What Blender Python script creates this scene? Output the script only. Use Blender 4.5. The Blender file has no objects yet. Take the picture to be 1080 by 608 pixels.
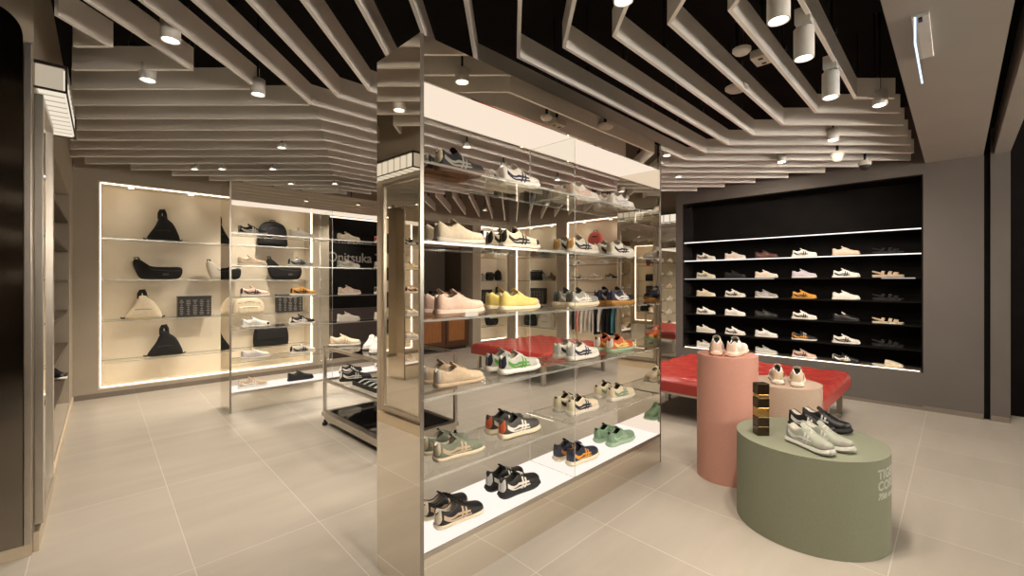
import bpy, bmesh, math, random
from mathutils import Vector, Matrix
R = math.radians
PI = math.pi
S2 = math.sqrt(2.0)
rnd = random.Random(7)
scn = bpy.context.scene
col = scn.collection

# ------------------------------------------------------------------ camera, world, exposure
EYE = 1.4
cam = bpy.data.cameras.new('camera')
cam.sensor_width = 36.0
cam.lens = 470.0 / 1080.0 * 36.0
cam.shift_y = -6.5 / 1080.0
cam.clip_start = 0.02
cam_o = bpy.data.objects.new('camera', cam)
cam_o.location = (0, 0, EYE)
cam_o.rotation_euler = (R(90), 0, R(-45))
col.objects.link(cam_o)
scn.camera = cam_o
scn.view_settings.view_transform = 'Standard'
scn.view_settings.look = 'None'
scn.view_settings.gamma = 1.0
scn.view_settings.use_curve_mapping = False
scn.view_settings.exposure = 0.18
scn.cycles.use_denoising = True
scn.cycles.max_bounces = 12
scn.cycles.diffuse_bounces = 5
scn.cycles.glossy_bounces = 7
scn.cycles.transparent_max_bounces = 40
scn.cycles.caustics_reflective = False
scn.cycles.caustics_refractive = False
scn.cycles.sample_clamp_indirect = 6.0
FRONT_FILL = 13.0             # unseen world light added as fill for the slats, entering at the front
W = bpy.data.worlds.new('world')
scn.world = W
W.use_nodes = True
W.node_tree.nodes['Background'].inputs[0].default_value = (1.0, 0.89, 0.76, 1)
W.node_tree.nodes['Background'].inputs[1].default_value = FRONT_FILL
WARM = (1.0, 0.87, 0.735)
SPOT_W = 84.0          # each ceiling spotlight
FILL_W = 84.0
NICHE_W = 1.4
LED = 6.5              # niche light strips


# ------------------------------------------------------------------ materials
_mc = {}


def srgb(c):
    return tuple(((v / 255.0) / 12.92 if v / 255.0 <= 0.04045 else ((v / 255.0 + 0.055) / 1.055) ** 2.4) for v in c)


def new_mat(name):
    m = bpy.data.materials.new(name)
    m.use_nodes = True
    return m, m.node_tree, m.node_tree.nodes['Principled BSDF']


def mat(name, c, rough=0.5, metal=0.0, var=0.08, scale=30.0, bump=0.0, bscale=200.0, coat=0.0, spec=None):
    """procedural surface: base colour broken up by noise, optional fine bump"""
    if name in _mc:
        return _mc[name]
    m, nt, b = new_mat(name)
    N, L = nt.nodes, nt.links
    tc = N.new('ShaderNodeTexCoord')
    if var > 0:
        nz = N.new('ShaderNodeTexNoise')
        nz.inputs['Scale'].default_value = scale
        nz.inputs['Detail'].default_value = 3
        L.new(tc.outputs['Object'], nz.inputs['Vector'])
        rp = N.new('ShaderNodeValToRGB')
        rp.color_ramp.elements[0].position = 0.3
        rp.color_ramp.elements[1].position = 0.7
        rp.color_ramp.elements[0].color = tuple(v * (1 - var) for v in c) + (1,)
        rp.color_ramp.elements[1].color = tuple(min(1, v * (1 + var)) for v in c) + (1,)
        L.new(nz.outputs['Fac'], rp.inputs['Fac'])
        L.new(rp.outputs['Color'], b.inputs['Base Color'])
    else:
        b.inputs['Base Color'].default_value = tuple(c) + (1,)
    b.inputs['Roughness'].default_value = rough
    b.inputs['Metallic'].default_value = metal
    b.inputs['Coat Weight'].default_value = coat
    if spec is not None:
        b.inputs['Specular IOR Level'].default_value = spec
    if bump > 0:
        nb = N.new('ShaderNodeTexNoise')
        nb.inputs['Scale'].default_value = bscale
        L.new(tc.outputs['Object'], nb.inputs['Vector'])
        bp = N.new('ShaderNodeBump')
        bp.inputs['Strength'].default_value = bump
        bp.inputs['Distance'].default_value = 0.002
        L.new(nb.outputs['Fac'], bp.inputs['Height'])
        L.new(bp.outputs['Normal'], b.inputs['Normal'])
    _mc[name] = m
    return m


def emit(name, c, strength):
    if name in _mc:
        return _mc[name]
    m = bpy.data.materials.new(name)
    m.use_nodes = True
    nt = m.node_tree
    nt.nodes.clear()
    o = nt.nodes.new('ShaderNodeOutputMaterial')
    e = nt.nodes.new('ShaderNodeEmission')
    e.inputs[0].default_value = tuple(c) + (1,)
    e.inputs[1].default_value = strength
    nt.links.new(e.outputs[0], o.inputs[0])
    _mc[name] = m
    return m


def glass(name, tint=(0.975, 0.985, 0.975), ior=1.30, extra=0.0, rough=0.0):
    """thin sheet glass: clear, with angle dependent reflection"""
    if name in _mc:
        return _mc[name]
    m = bpy.data.materials.new(name)
    m.use_nodes = True
    nt = m.node_tree
    nt.nodes.clear()
    N, L = nt.nodes, nt.links
    o = N.new('ShaderNodeOutputMaterial')
    mx = N.new('ShaderNodeMixShader')
    t = N.new('ShaderNodeBsdfTransparent')
    g = N.new('ShaderNodeBsdfGlossy')
    f = N.new('ShaderNodeFresnel')
    f.inputs['IOR'].default_value = ior
    t.inputs[0].default_value = tuple(tint) + (1,)
    g.inputs['Roughness'].default_value = rough
    ge = N.new('ShaderNodeNewGeometry')
    inv = N.new('ShaderNodeMath')
    inv.operation = 'SUBTRACT'
    inv.inputs[0].default_value = 1.0
    L.new(ge.outputs['Backfacing'], inv.inputs[1])
    ad = N.new('ShaderNodeMath')
    ad.operation = 'ADD'
    ad.use_clamp = True
    ad.inputs[1].default_value = extra
    L.new(f.outputs[0], ad.inputs[0])
    ml = N.new('ShaderNodeMath')
    ml.operation = 'MULTIPLY'
    L.new(ad.outputs[0], ml.inputs[0])
    L.new(inv.outputs[0], ml.inputs[1])
    L.new(ml.outputs[0], mx.inputs[0])
    L.new(t.outputs[0], mx.inputs[1])
    L.new(g.outputs[0], mx.inputs[2])
    L.new(mx.outputs[0], o.inputs[0])
    _mc[name] = m
    return m


def glass_edge():
    m = bpy.data.materials.new('glass_edge')
    m.use_nodes = True
    nt = m.node_tree
    b = nt.nodes['Principled BSDF']
    out = nt.nodes['Material Output']
    b.inputs['Base Color'].default_value = (0.70, 0.71, 0.67, 1)
    b.inputs['Metallic'].default_value = 0.35
    b.inputs['Roughness'].default_value = 0.15
    t = nt.nodes.new('ShaderNodeBsdfTransparent')
    t.inputs[0].default_value = (0.93, 0.95, 0.92, 1)
    mx = nt.nodes.new('ShaderNodeMixShader')
    mx.inputs[0].default_value = 0.5
    nt.links.new(t.outputs[0], mx.inputs[1])
    nt.links.new(b.outputs[0], mx.inputs[2])
    nt.links.new(mx.outputs[0], out.inputs['Surface'])
    return m


def floor_material():
    m, nt, b = new_mat('floor_tiles')
    N, L = nt.nodes, nt.links

    def math_(op, a, bb=None):
        n = N.new('ShaderNodeMath')
        n.operation = op
        for i, v in enumerate((a, bb)):
            if v is None:
                continue
            if isinstance(v, (int, float)):
                n.inputs[i].default_value = v
            else:
                L.new(v, n.inputs[i])
        return n.outputs[0]
    tc = N.new('ShaderNodeTexCoord')
    sp = N.new('ShaderNodeSeparateXYZ')
    L.new(tc.outputs['Object'], sp.inputs[0])
    x, y = sp.outputs['X'], sp.outputs['Y']
    u = math_('SUBTRACT', x, math_('MULTIPLY', y, 0.037))
    u = math_('DIVIDE', math_('SUBTRACT', u, 0.345), 0.6)
    v = math_('DIVIDE', math_('SUBTRACT', y, 0.235), 1.2)

    def line(t, w):
        fr = math_('FRACT', t)
        d = math_('MINIMUM', fr, math_('SUBTRACT', 1.0, fr))
        return math_('LESS_THAN', d, w)
    g = math_('MAXIMUM', line(u, 0.004), line(v, 0.002))
    cell = N.new('ShaderNodeCombineXYZ')
    L.new(math_('FLOOR', u), cell.inputs[0])
    L.new(math_('FLOOR', v), cell.inputs[1])
    wn = N.new('ShaderNodeTexWhiteNoise')
    L.new(cell.outputs[0], wn.inputs['Vector'])
    mp = N.new('ShaderNodeMapping')
    mp.inputs['Scale'].default_value = (1.0, 5.0, 1.0)
    mp.inputs['Rotation'].default_value = (0, 0, R(8))
    L.new(tc.outputs['Object'], mp.inputs['Vector'])
    nz = N.new('ShaderNodeTexNoise')
    nz.inputs['Scale'].default_value = 1.3
    nz.inputs['Detail'].default_value = 5
    L.new(mp.outputs[0], nz.inputs['Vector'])
    f = math_('ADD', math_('MULTIPLY', nz.outputs['Fac'], 0.75), math_('MULTIPLY', wn.outputs['Value'], 0.25))
    rp = N.new('ShaderNodeValToRGB')
    rp.color_ramp.elements[0].position = 0.3
    rp.color_ramp.elements[1].position = 0.72
    rp.color_ramp.elements[0].color = (0.362, 0.326, 0.272, 1)
    rp.color_ramp.elements[1].color = (0.424, 0.386, 0.327, 1)
    L.new(f, rp.inputs['Fac'])
    mx = N.new('ShaderNodeMix')
    mx.data_type = 'RGBA'
    L.new(g, mx.inputs['Factor'])
    L.new(rp.outputs['Color'], mx.inputs['A'])
    mx.inputs['B'].default_value = (0.53, 0.495, 0.43, 1)
    L.new(mx.outputs['Result'], b.inputs['Base Color'])
    b.inputs['Roughness'].default_value = 0.38
    b.inputs['Specular IOR Level'].default_value = 0.35
    return m


def wood_material(name, c0, c1):
    if name in _mc:
        return _mc[name]
    m, nt, b = new_mat(name)
    N, L = nt.nodes, nt.links
    tc = N.new('ShaderNodeTexCoord')
    mp = N.new('ShaderNodeMapping')
    mp.inputs['Scale'].default_value = (14, 14, 1.5)
    L.new(tc.outputs['Object'], mp.inputs['Vector'])
    nz = N.new('ShaderNodeTexNoise')
    nz.inputs['Scale'].default_value = 2.5
    nz.inputs['Detail'].default_value = 6
    L.new(mp.outputs[0], nz.inputs['Vector'])
    rp = N.new('ShaderNodeValToRGB')
    rp.color_ramp.elements[0].color = c0 + (1,)
    rp.color_ramp.elements[1].color = c1 + (1,)
    L.new(nz.outputs['Fac'], rp.inputs['Fac'])
    L.new(rp.outputs['Color'], b.inputs['Base Color'])
    b.inputs['Roughness'].default_value = 0.4
    _mc[name] = m
    return m


M_FLOOR = floor_material()
M_PIER = mat('grey_plaster_darkened', srgb((94, 88, 83)), 0.75, var=0.04, scale=3, bump=0.05, bscale=60)  # same paint as the grey plaster, darkened to offset the front fill light
M_WALL = mat('grey_plaster', srgb((168, 157, 140)), 0.75, var=0.04, scale=3, bump=0.05, bscale=60)
M_CREAM = mat('cream_board', srgb((226, 214, 192)), 0.6, var=0.03, scale=4)
M_BLACK = mat('black_board', (0.0075, 0.0066, 0.006), 0.75, var=0.2, scale=5, spec=0.06)
M_PLENUM = mat('black_plenum', (0.008, 0.007, 0.0065), 0.9, var=0.2, scale=3, spec=0.1)
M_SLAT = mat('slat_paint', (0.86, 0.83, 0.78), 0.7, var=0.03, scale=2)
M_SLAT_LIT = mat('slat_paint_lit_below', (0.95, 0.93, 0.89), 0.6, var=0.02, scale=2)  # whiter copy of the slat paint for undersides, floor bounce put into the colour
M_SOFFIT = mat('soffit_paint', srgb((150, 145, 137)), 0.8, var=0.03, scale=2)
M_MIRROR = mat('mirror_glass', (0.88, 0.86, 0.82), 0.0, 1.0, var=0.0)
M_STEEL = mat('mirror_steel', (0.84, 0.79, 0.71), 0.015, 1.0, var=0.02, scale=1.5)
M_SATIN = mat('satin_steel', (0.56, 0.52, 0.46), 0.28, 1.0, var=0.06, scale=8)
M_DKSTEEL = mat('dark_bronze', (0.085, 0.072, 0.06), 0.32, 1.0, var=0.1, scale=2)
M_BROWN = mat('brown_shelf', srgb((80, 68, 54)), 0.6, var=0.08, scale=5)
M_GLASS = glass('clear_glass')
M_GEDGE = glass_edge()
M_LED = emit('led_strip', (1.0, 0.85, 0.66), LED)
M_LEDN = emit('led_edge', (1.0, 0.93, 0.84), 1.4)
M_LEDB = emit('led_base', (1.0, 0.84, 0.66), 5.0)
M_BOXTOP = emit('lightbox_diffuser', (1.0, 0.83, 0.66), 0.85)
M_BOXBASE = emit('base_diffuser', (1.0, 0.87, 0.78), 0.98)
M_SIGN = emit('sign_diffuser', (1.0, 0.88, 0.70), 0.8)
M_LENS = emit('lamp_lens', (1.0, 0.93, 0.82), 6.0)
M_EXIT = emit('exit_edge_glow', (0.55, 0.75, 1.0), 1.8)
M_LAMP = mat('lamp_white', (0.72, 0.70, 0.66), 0.45, var=0.03)
M_PLASTIC = mat('white_plastic', srgb((205, 200, 190)), 0.4, var=0.03)
M_DARK = mat('dark_plastic', (0.012, 0.011, 0.010), 0.4, var=0.1)


# ------------------------------------------------------------------ mesh building
class MB:
    def __init__(s):
        s.v, s.f, s.m = [], [], []

    def quad(s, pts, mi=0):
        i = len(s.v)
        s.v += [tuple(p) for p in pts]
        s.f.append(tuple(range(i, i + len(pts))))
        s.m.append(mi)

    def box(s, x0, y0, z0, x1, y1, z1, mi=0, skip=''):
        x0, x1 = min(x0, x1), max(x0, x1)
        y0, y1 = min(y0, y1), max(y0, y1)
        z0, z1 = min(z0, z1), max(z0, z1)
        i = len(s.v)
        s.v += [(x0, y0, z0), (x1, y0, z0), (x1, y1, z0), (x0, y1, z0),
                (x0, y0, z1), (x1, y0, z1), (x1, y1, z1), (x0, y1, z1)]
        for q in ((0, 3, 2, 1), (4, 5, 6, 7), (0, 1, 5, 4), (1, 2, 6, 5), (2, 3, 7, 6), (3, 0, 4, 7)):
            s.f.append(tuple(i + k for k in q))
            s.m.append(mi)
        return s

    def sheet(s, x0, y0, z0, x1, y1, z1, axis, big, edge):
        """a slab whose two large faces use one material and whose edges use another"""
        k0 = len(s.m)
        s.box(x0, y0, z0, x1, y1, z1)
        pair = {'z': (0, 1), 'y': (2, 4), 'x': (3, 5)}[axis]
        for k in range(6):
            s.m[k0 + k] = big if k in pair else edge
        return s

    def rings(s, rings, closed=True, cap=True, mi=0):
        i0 = len(s.v)
        n = len(rings[0])
        for r in rings:
            s.v += [tuple(p) for p in r]
        for a in range(len(rings) - 1):
            for k in range(n if closed else n - 1):
                k2 = (k + 1) % n
                s.f.append((i0 + a * n + k, i0 + a * n + k2, i0 + (a + 1) * n + k2, i0 + (a + 1) * n + k))
                s.m.append(mi)
        if cap and closed:
            s.f.append(tuple(i0 + k for k in reversed(range(n))))
            s.m.append(mi)
            o = i0 + (len(rings) - 1) * n
            s.f.append(tuple(o + k for k in range(n)))
            s.m.append(mi)
        return s

    def lathe(s, prof, cx=0, cy=0, n=32, mi=0, cap=True):
        rs = [[(cx + r * math.cos(2 * PI * k / n), cy + r * math.sin(2 * PI * k / n), z) for k in range(n)] for r, z in prof]
        return s.rings(rs, True, cap, mi)

    def tube(s, pts, r, n=8, mi=0, flat=1.0):
        P = [Vector(p) for p in pts]
        rs = []
        up = Vector((0, 0, 1))
        for i, p in enumerate(P):
            t = (P[min(i + 1, len(P) - 1)] - P[max(i - 1, 0)]).normalized()
            a = t.cross(up)
            if a.length < 1e-3:
                a = t.cross(Vector((0, 1, 0)))
            a.normalize()
            b = a.cross(t).normalized()
            rr = r[i] if isinstance(r, (list, tuple)) else r
            rs.append([tuple(p + a * math.cos(2 * PI * k / n) * rr + b * math.sin(2 * PI * k / n) * rr * flat) for k in range(n)])
        return s.rings(rs, True, True, mi)

    def build(s, name, mats, parent=None, loc=None, smooth=False, bevel=0.0, fix=True, local=False):
        me = bpy.data.meshes.new(name)
        off = Vector((0, 0, 0))
        if parent is not None and not local:
            q = parent
            while q is not None:
                off += Vector(q.location)
                q = q.parent
        if loc is not None:
            off = Vector(loc)
        me.from_pydata([tuple(Vector(p) - off) for p in s.v], [], s.f)
        if not isinstance(mats, (list, tuple)):
            mats = [mats]
        for m in mats:
            me.materials.append(m)
        for p, mi in zip(me.polygons, s.m):
            p.material_index = mi
            p.use_smooth = smooth
        if fix:
            bm = bmesh.new()
            bm.from_mesh(me)
            bmesh.ops.recalc_face_normals(bm, faces=bm.faces)
            bm.to_mesh(me)
            bm.free()
        o = bpy.data.objects.new(name, me)
        col.objects.link(o)
        if loc is not None:
            o.location = loc
        if parent is not None:
            o.parent = parent
        if smooth:
            try:
                me.set_sharp_from_angle(angle=R(50))
            except Exception:
                pass
        if bevel:
            bv = o.modifiers.new('bevel', 'BEVEL')
            bv.width = bevel
            bv.segments = 2
            bv.limit_method = 'ANGLE'
        return o


def tag(o, label, cat, group=None):
    o['label'] = label
    o['category'] = cat
    if group:
        o['group'] = group
    return o


def thing(name, label, cat, loc=(0, 0, 0), rz=0.0, group=None):
    o = bpy.data.objects.new(name, None)
    o.empty_display_size = 0.05
    o.location = loc
    o.rotation_euler = (0, 0, rz)
    col.objects.link(o)
    return tag(o, label, cat, group)


def struct(name, mb, m, **k):
    o = mb.build(name, m, **k)
    o['kind'] = 'structure'
    return o


def lettering(body, size, parent, loc, rot, m, sx=1.0, center=True, extrude=0.002):
    """raised letters as a mesh part"""
    cu = bpy.data.curves.new('lettering', 'FONT')
    cu.body = body
    cu.size = size
    cu.extrude = extrude
    if center:
        cu.align_x = 'CENTER'
        cu.align_y = 'CENTER'
    o = bpy.data.objects.new('lettering_curve', cu)
    col.objects.link(o)
    dg = bpy.context.evaluated_depsgraph_get()
    me = bpy.data.meshes.new_from_object(o.evaluated_get(dg))
    bpy.data.objects.remove(o)
    me.materials.clear()
    me.materials.append(m)
    q = bpy.data.objects.new('lettering', me)
    col.objects.link(q)
    q.parent = parent
    q.location = loc
    q.rotation_euler = rot
    q.scale = (sx, 1, 1)
    return q


# ------------------------------------------------------------------ the setting
CEIL = 3.35
struct('floor', MB().box(-3.0, -3.2, -0.08, 8.2, 8.8, 0.0), M_FLOOR)
struct('ceiling', MB().box(-3.0, -3.2, CEIL, 8.2, 8.8, CEIL + 0.1), M_PLENUM)

YW = 7.30      # bag wall
NB = (0.27, 2.80)     # bag niche
NA = (6.34, 7.15)     # far niche on the same wall
DK = (3.05, 4.45)     # dark brand panel
CS = (4.72, 6.12)     # cashier opening
wb = MB()
ZN0, ZN1 = 0.10, 2.62
for x0, x1 in ((-0.4, NB[0]), (NB[1], DK[0]), (DK[1], CS[0]), (CS[1], NA[0]), (NA[1], 7.6)):
    wb.box(x0, YW, 0, x1, YW + 0.4, CEIL)
for x0, x1 in (NB, NA):
    wb.box(x0, YW, 0, x1, YW + 0.4, ZN0)
    wb.box(x0, YW, ZN1, x1, YW + 0.4, CEIL)
wb.box(DK[0], YW, 2.50, DK[1], YW + 0.4, CEIL)
wb.box(DK[0], YW, 0, DK[1], YW + 0.4, 0.12)
wb.box(CS[0], YW, 2.60, CS[1], YW + 0.4, CEIL)
struct('wall_back', wb, M_WALL)
rc = MB()
rc.box(CS[0] - 0.1, 8.30, 0, CS[1] + 0.1, 8.4, CEIL)
rc.box(CS[0] - 0.1, YW + 0.4, 0, CS[0], 8.3, CEIL)
rc.box(CS[1], YW + 0.4, 0, CS[1] + 0.1, 8.3, CEIL)
rc.box(CS[0], YW + 0.4, 2.60, CS[1], 8.3, 2.7)
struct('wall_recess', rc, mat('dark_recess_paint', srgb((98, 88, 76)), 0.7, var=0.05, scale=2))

XW = 7.20      # far shelving wall
NBY = (5.89, 7.10)
NCY = (4.41, 5.64)
we = MB()
for y0, y1 in ((3.05, NCY[0]), (NCY[1], NBY[0]), (NBY[1], 7.30)):
    we.box(XW, y0, 0, XW + 0.4, y1, CEIL)
for y0, y1 in (NBY, NCY):
    we.box(XW, y0, 0, XW + 0.4, y1, ZN0)
    we.box(XW, y0, ZN1, XW + 0.4, y1, CEIL)
struct('wall_east', we, M_WALL)

XB = 6.60      # block that holds the black shoe wall
BKY = (0.266, 2.944)
BKZ = (0.405, 2.575)
wr = MB()
wr.box(XB, BKY[1], 0, XB + 0.6, 3.05, CEIL)
wr.box(XB, BKY[0], BKZ[1], XB + 0.6, BKY[1], CEIL)
wr.box(XB, BKY[0], 0, XB + 0.6, BKY[1], BKZ[0])
wr.box(XB, -0.19, 0, XB + 0.6, BKY[0], CEIL)
wr.box(XB, -0.37, 0, XB + 0.6, -0.235, CEIL)
struct('wall_right', wr, M_PIER)
struct('trim_1', MB().box(XB + 0.03, -0.235, 0, XB + 0.1, -0.19, CEIL), M_BLACK)
bb = MB()
bb.box(XB - 0.012, -0.185, 0, XB, BKY[0], 0.05)
bb.box(XB - 0.012, -0.37, 0, XB, -0.24, 0.05)
bb.box(XB - 0.012, BKY[0], 0, XB, 3.05, 0.03)
struct('baseboard_right', bb, mat('skirting_grey', srgb((120, 110, 98)), 0.5, var=0.03))
b2 = MB()
for x0, x1 in ((0.05, DK[1] + 0.25), (CS[1], 7.2)):
    b2.box(x0, YW - 0.012, 0, x1, YW, 0.06)
struct('baseboard_back', b2, mat('skirting_grey', srgb((120, 110, 98)), 0.5, var=0.03))
# dark glazed entrance beyond the grey pier, and the front wall behind the camera, its opening added to admit the fill
struct('wall_entrance', MB().box(XB + 0.4, -3.2, 0, XB + 0.5, -0.37, CEIL), M_BLACK)
struct('wall_side', MB().box(-1.45, -3.1, 0, -1.35, 3.40, CEIL), M_WALL)
struct('wall_front', MB().box(-3.0, -3.2, 0, 0.45, -3.1, CEIL).box(0.45, -3.2, 2.72, 7.2, -3.1, CEIL).box(0.45, -3.2, 0, 7.2, -3.1, 1.85), mat('front_wall_dark', srgb((84, 76, 66)), 0.7, var=0.05, scale=2))

# left wall, turned two degrees
LW0 = Vector((-0.12, 3.38, 0))
LROT = R(-2.48)
lw = thing('wall_left', 'x', 'wall', LW0, LROT)
for k in ('label', 'category'):
    del lw[k]
lw['kind'] = 'structure'
AL = (1.31, 3.27)      # alcove (along the wall, measured from the pivot)
w_ = MB()
w_.box(-0.12, 0.0, 0, 0, AL[0], CEIL)
w_.box(-1.30, 0.0, 0, -0.50, 0.10, CEIL)
w_.box(-0.50, 0.0, 0, -0.12, 0.10, CEIL)
w_.box(-0.12, AL[1], 0, 0, 4.6, CEIL)
w_.box(-0.12, AL[0], 2.32, 0, AL[1], CEIL)
w_.box(-0.12, AL[0], 0, 0, AL[1], 0.12)
w_.box(-0.50, AL[0] - 0.1, 0, -0.45, AL[1] + 0.1, 2.5)
w_.box(-0.45, AL[0] - 0.1, 0, -0.12, AL[0], 2.5)
w_.box(-0.45, AL[1], 0, -0.12, AL[1] + 0.1, 2.5)
w_.box(-0.45, AL[0], 2.32, -0.12, AL[1], 2.5)
o = w_.build('wall_surface', M_WALL, lw, local=True)
o['kind'] = 'structure'
o = MB().box(0, 0.0, 0, 0.02, 1.25, 0.10).box(0, AL[0], 0, 0.012, 3.85, 0.07).build('baseboard_left', mat('pale_skirting', srgb((205, 190, 165)), 0.4, var=0.03), lw, local=True)
o['kind'] = 'structure'

# lowered soffit along the entrance side with a black slot
sf = MB()
sf.box(-2.0, -0.185, 2.69, XB, 0.25, CEIL)
sf.box(-2.0, -0.37, 2.69, XB, -0.26, CEIL)
struct('ceiling_soffit', sf, M_SOFFIT)
struct('ceiling_slot', MB().box(-2.0, -0.26, 2.95, XB, -0.185, 3.0), M_BLACK)


# ------------------------------------------------------------------ ceiling slats: nested bent ribbons
def plan(x, d):
    return Vector(((x + d) / S2, (d - x) / S2))


SZ0, SZ1, STH = 2.73, 2.875, 0.020


def slat(pts):
    P = [plan(*p) for p in pts]
    n = len(P)
    L_, R_ = [], []
    for i in range(n):
        d0 = (P[i] - P[i - 1]).normalized() if i > 0 else None
        d1 = (P[i + 1] - P[i]).normalized() if i < n - 1 else None
        n0 = Vector((-d0.y, d0.x)) if d0 else None
        n1 = Vector((-d1.y, d1.x)) if d1 else None
        if n0 is None:
            off = n1
        elif n1 is None:
            off = n0
        else:
            mm = (n0 + n1).normalized()
            off = mm / max(0.3, mm.dot(n0))
        L_.append(P[i] + off * STH / 2)
        R_.append(P[i] - off * STH / 2)
    b = MB()
    rs = []
    for i in range(n):
        rs.append([(L_[i].x, L_[i].y, SZ0), (R_[i].x, R_[i].y, SZ0), (R_[i].x, R_[i].y, SZ1), (L_[i].x, L_[i].y, SZ1)])
    b.rings(rs)
    # hanger clips and rods up to the slab
    for i in range(n - 1):
        seg = P[i + 1] - P[i]
        k = max(1, int(seg.length / 1.15))
        for j in range(k):
            q = P[i] + seg * ((j + 0.5) / k)
            b.box(q.x - 0.018, q.y - 0.018, SZ1, q.x + 0.018, q.y + 0.018, SZ1 + 0.03, 1)
            b.box(q.x - 0.004, q.y - 0.004, SZ1 + 0.03, q.x + 0.004, q.y + 0.004, CEIL, 1)
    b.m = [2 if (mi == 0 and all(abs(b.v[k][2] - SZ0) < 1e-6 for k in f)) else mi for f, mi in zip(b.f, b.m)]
    return struct('ceiling_slat', b, [M_SLAT, M_DARK, M_SLAT_LIT])


YM = lambda m: 0.525 + 0.263 * m
XM = lambda m: 1.325 - 0.2574 * m
DR = lambda m: 3.23 + 0.275 * m
DL = lambda m: 3.352 + 0.2775 * (m - 11)


def left_end(d):
    return max(-d + 0.045, d - 9.82)


for m in range(0, 13):
    y, x = YM(m), XM(m)
    pts = []
    if m <= 11:
        pts.append((x, max(x + 0.47, -x - 0.05)))
        pts.append((x, x + S2 * y))
    else:
        d = DL(m)
        pts.append((left_end(d), d))
        pts.append((d - S2 * y, d))
    d = DR(m)
    pts.append((d - S2 * y, d))
    xe = min(d - 0.46, 9.24 - d)
    if m == 12:
        xe = 9.24 - d
    pts.append((xe, d))
    slat(pts)
for m in range(13, 24):
    y, d = YM(m), DL(m)
    if 6.78 - S2 * y <= d - S2 * y + 0.05:
        continue
    slat([(left_end(d), d), (d - S2 * y, d), (6.78 - S2 * y, 6.78)])
# the slat that runs into the bend of the twelfth ribbon, and the ones nested in the left corner
d = DL(11)
slat([(left_end(d), d), (XM(11) - 0.02, d)])
for k in range(0, 6):
    d, x = 3.0745 - 0.2775 * k, -1.757 - 0.258 * k
    if -x + 0.06 < d:
        slat([(left_end(d), d), (x, d), (x, max(-x - 0.05, 0.2))])
for j in range(0, 15):
    x = -1.70 + 0.2574 * j
    d1 = min(9.80 + x, 10.02 - x)
    slat([(x, 6.96), (x, d1)])


# ------------------------------------------------------------------ ceiling fittings
def spot_lamp(x, d, zl, r=0.045, body=0.15, junction=False, label='', aim=(0, 0), power=None, size=100):
    p = plan(x, d)
    t = thing('ceiling_spotlight', label, 'ceiling light', (p.x, p.y, zl), 0, 'ceiling spotlights')
    b = MB().lathe([(r * 0.80, zl + 0.012), (r * 0.86, zl), (r, zl), (r, zl + body), (r * 0.9, zl + body + 0.004), (0.008, zl + body + 0.004)], p.x, p.y, 28, cap=False)
    hs = b.build('housing', M_LAMP, t, smooth=True)
    MB().lathe([(r * 0.82, zl + 0.010), (r * 0.5, zl + 0.014), (0.001, zl + 0.016)], p.x, p.y, 28, cap=False).build('lens', M_LENS, hs, smooth=True)
    top = zl + body
    if junction:
        MB().box(p.x - 0.035, p.y - 0.035, top + 0.02, p.x + 0.035, p.y + 0.035, top + 0.10).build('junction_box', M_LAMP, t, bevel=0.004)
    MB().lathe([(0.007, top), (0.007, CEIL)], p.x, p.y, 8).build('stem', M_DARK, t)
    li = bpy.data.lights.new('spot_beam', 'SPOT')
    li.energy = power or SPOT_W
    li.color = WARM
    li.spot_size = R(size)
    li.spot_blend = 0.7
    li.shadow_soft_size = 0.04
    lo = bpy.data.objects.new('spot_beam', li)
    col.objects.link(lo)
    lo.parent = t
    lo.location = (0, 0, -0.004)
    v = Vector((aim[0], aim[1], -1.0))
    lo.rotation_euler = v.to_track_quat('-Z', 'Y').to_euler()
    return t


near = [
    (1.154, 1.93, 2.53, True, 'white cylinder spotlight with bright lens, highest in view beside the entrance soffit', (0.35, -0.25)),
    (1.477, 2.255, 2.53, True, 'white cylinder spotlight under a square junction box, second from the soffit corner', (0.25, -0.2)),
    (1.952, 2.73, 2.53, True, 'white cylinder spotlight under a junction box, third in the row by the soffit', (1.0, 0.15)),
    (2.663, 3.226, 2.68, False, 'stub spotlight just below the slat ends beside the soffit edge', (1.1, 0.35)),
    (2.90, 4.024, 2.68, False, 'stub spotlight in front of the black shoe wall beside the sensor', (1.15, 0.5)),
    (2.90, 4.79, 2.69, False, 'small spotlight ahead of the black shoe wall near the red bench', (1.1, 0.5)),
    (-1.811, 2.364, 2.68, False, 'stub spotlight between the bent slats nearest the dark panel', (0.1, 0.2)),
    (-2.313, 2.831, 2.68, False, 'stub spotlight below the straight slats near the lit sign box', (0.2, 0.3)),
    (-1.736, 3.046, 2.68, False, 'black-necked spotlight hanging at the corner of the bent slats', (0.0, 0.3)),
]
for x, d, z, jb, lb, aim in near:
    spot_lamp(x, d, z, 0.045, 0.15 if jb else 0.10, jb, lb, aim)
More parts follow.
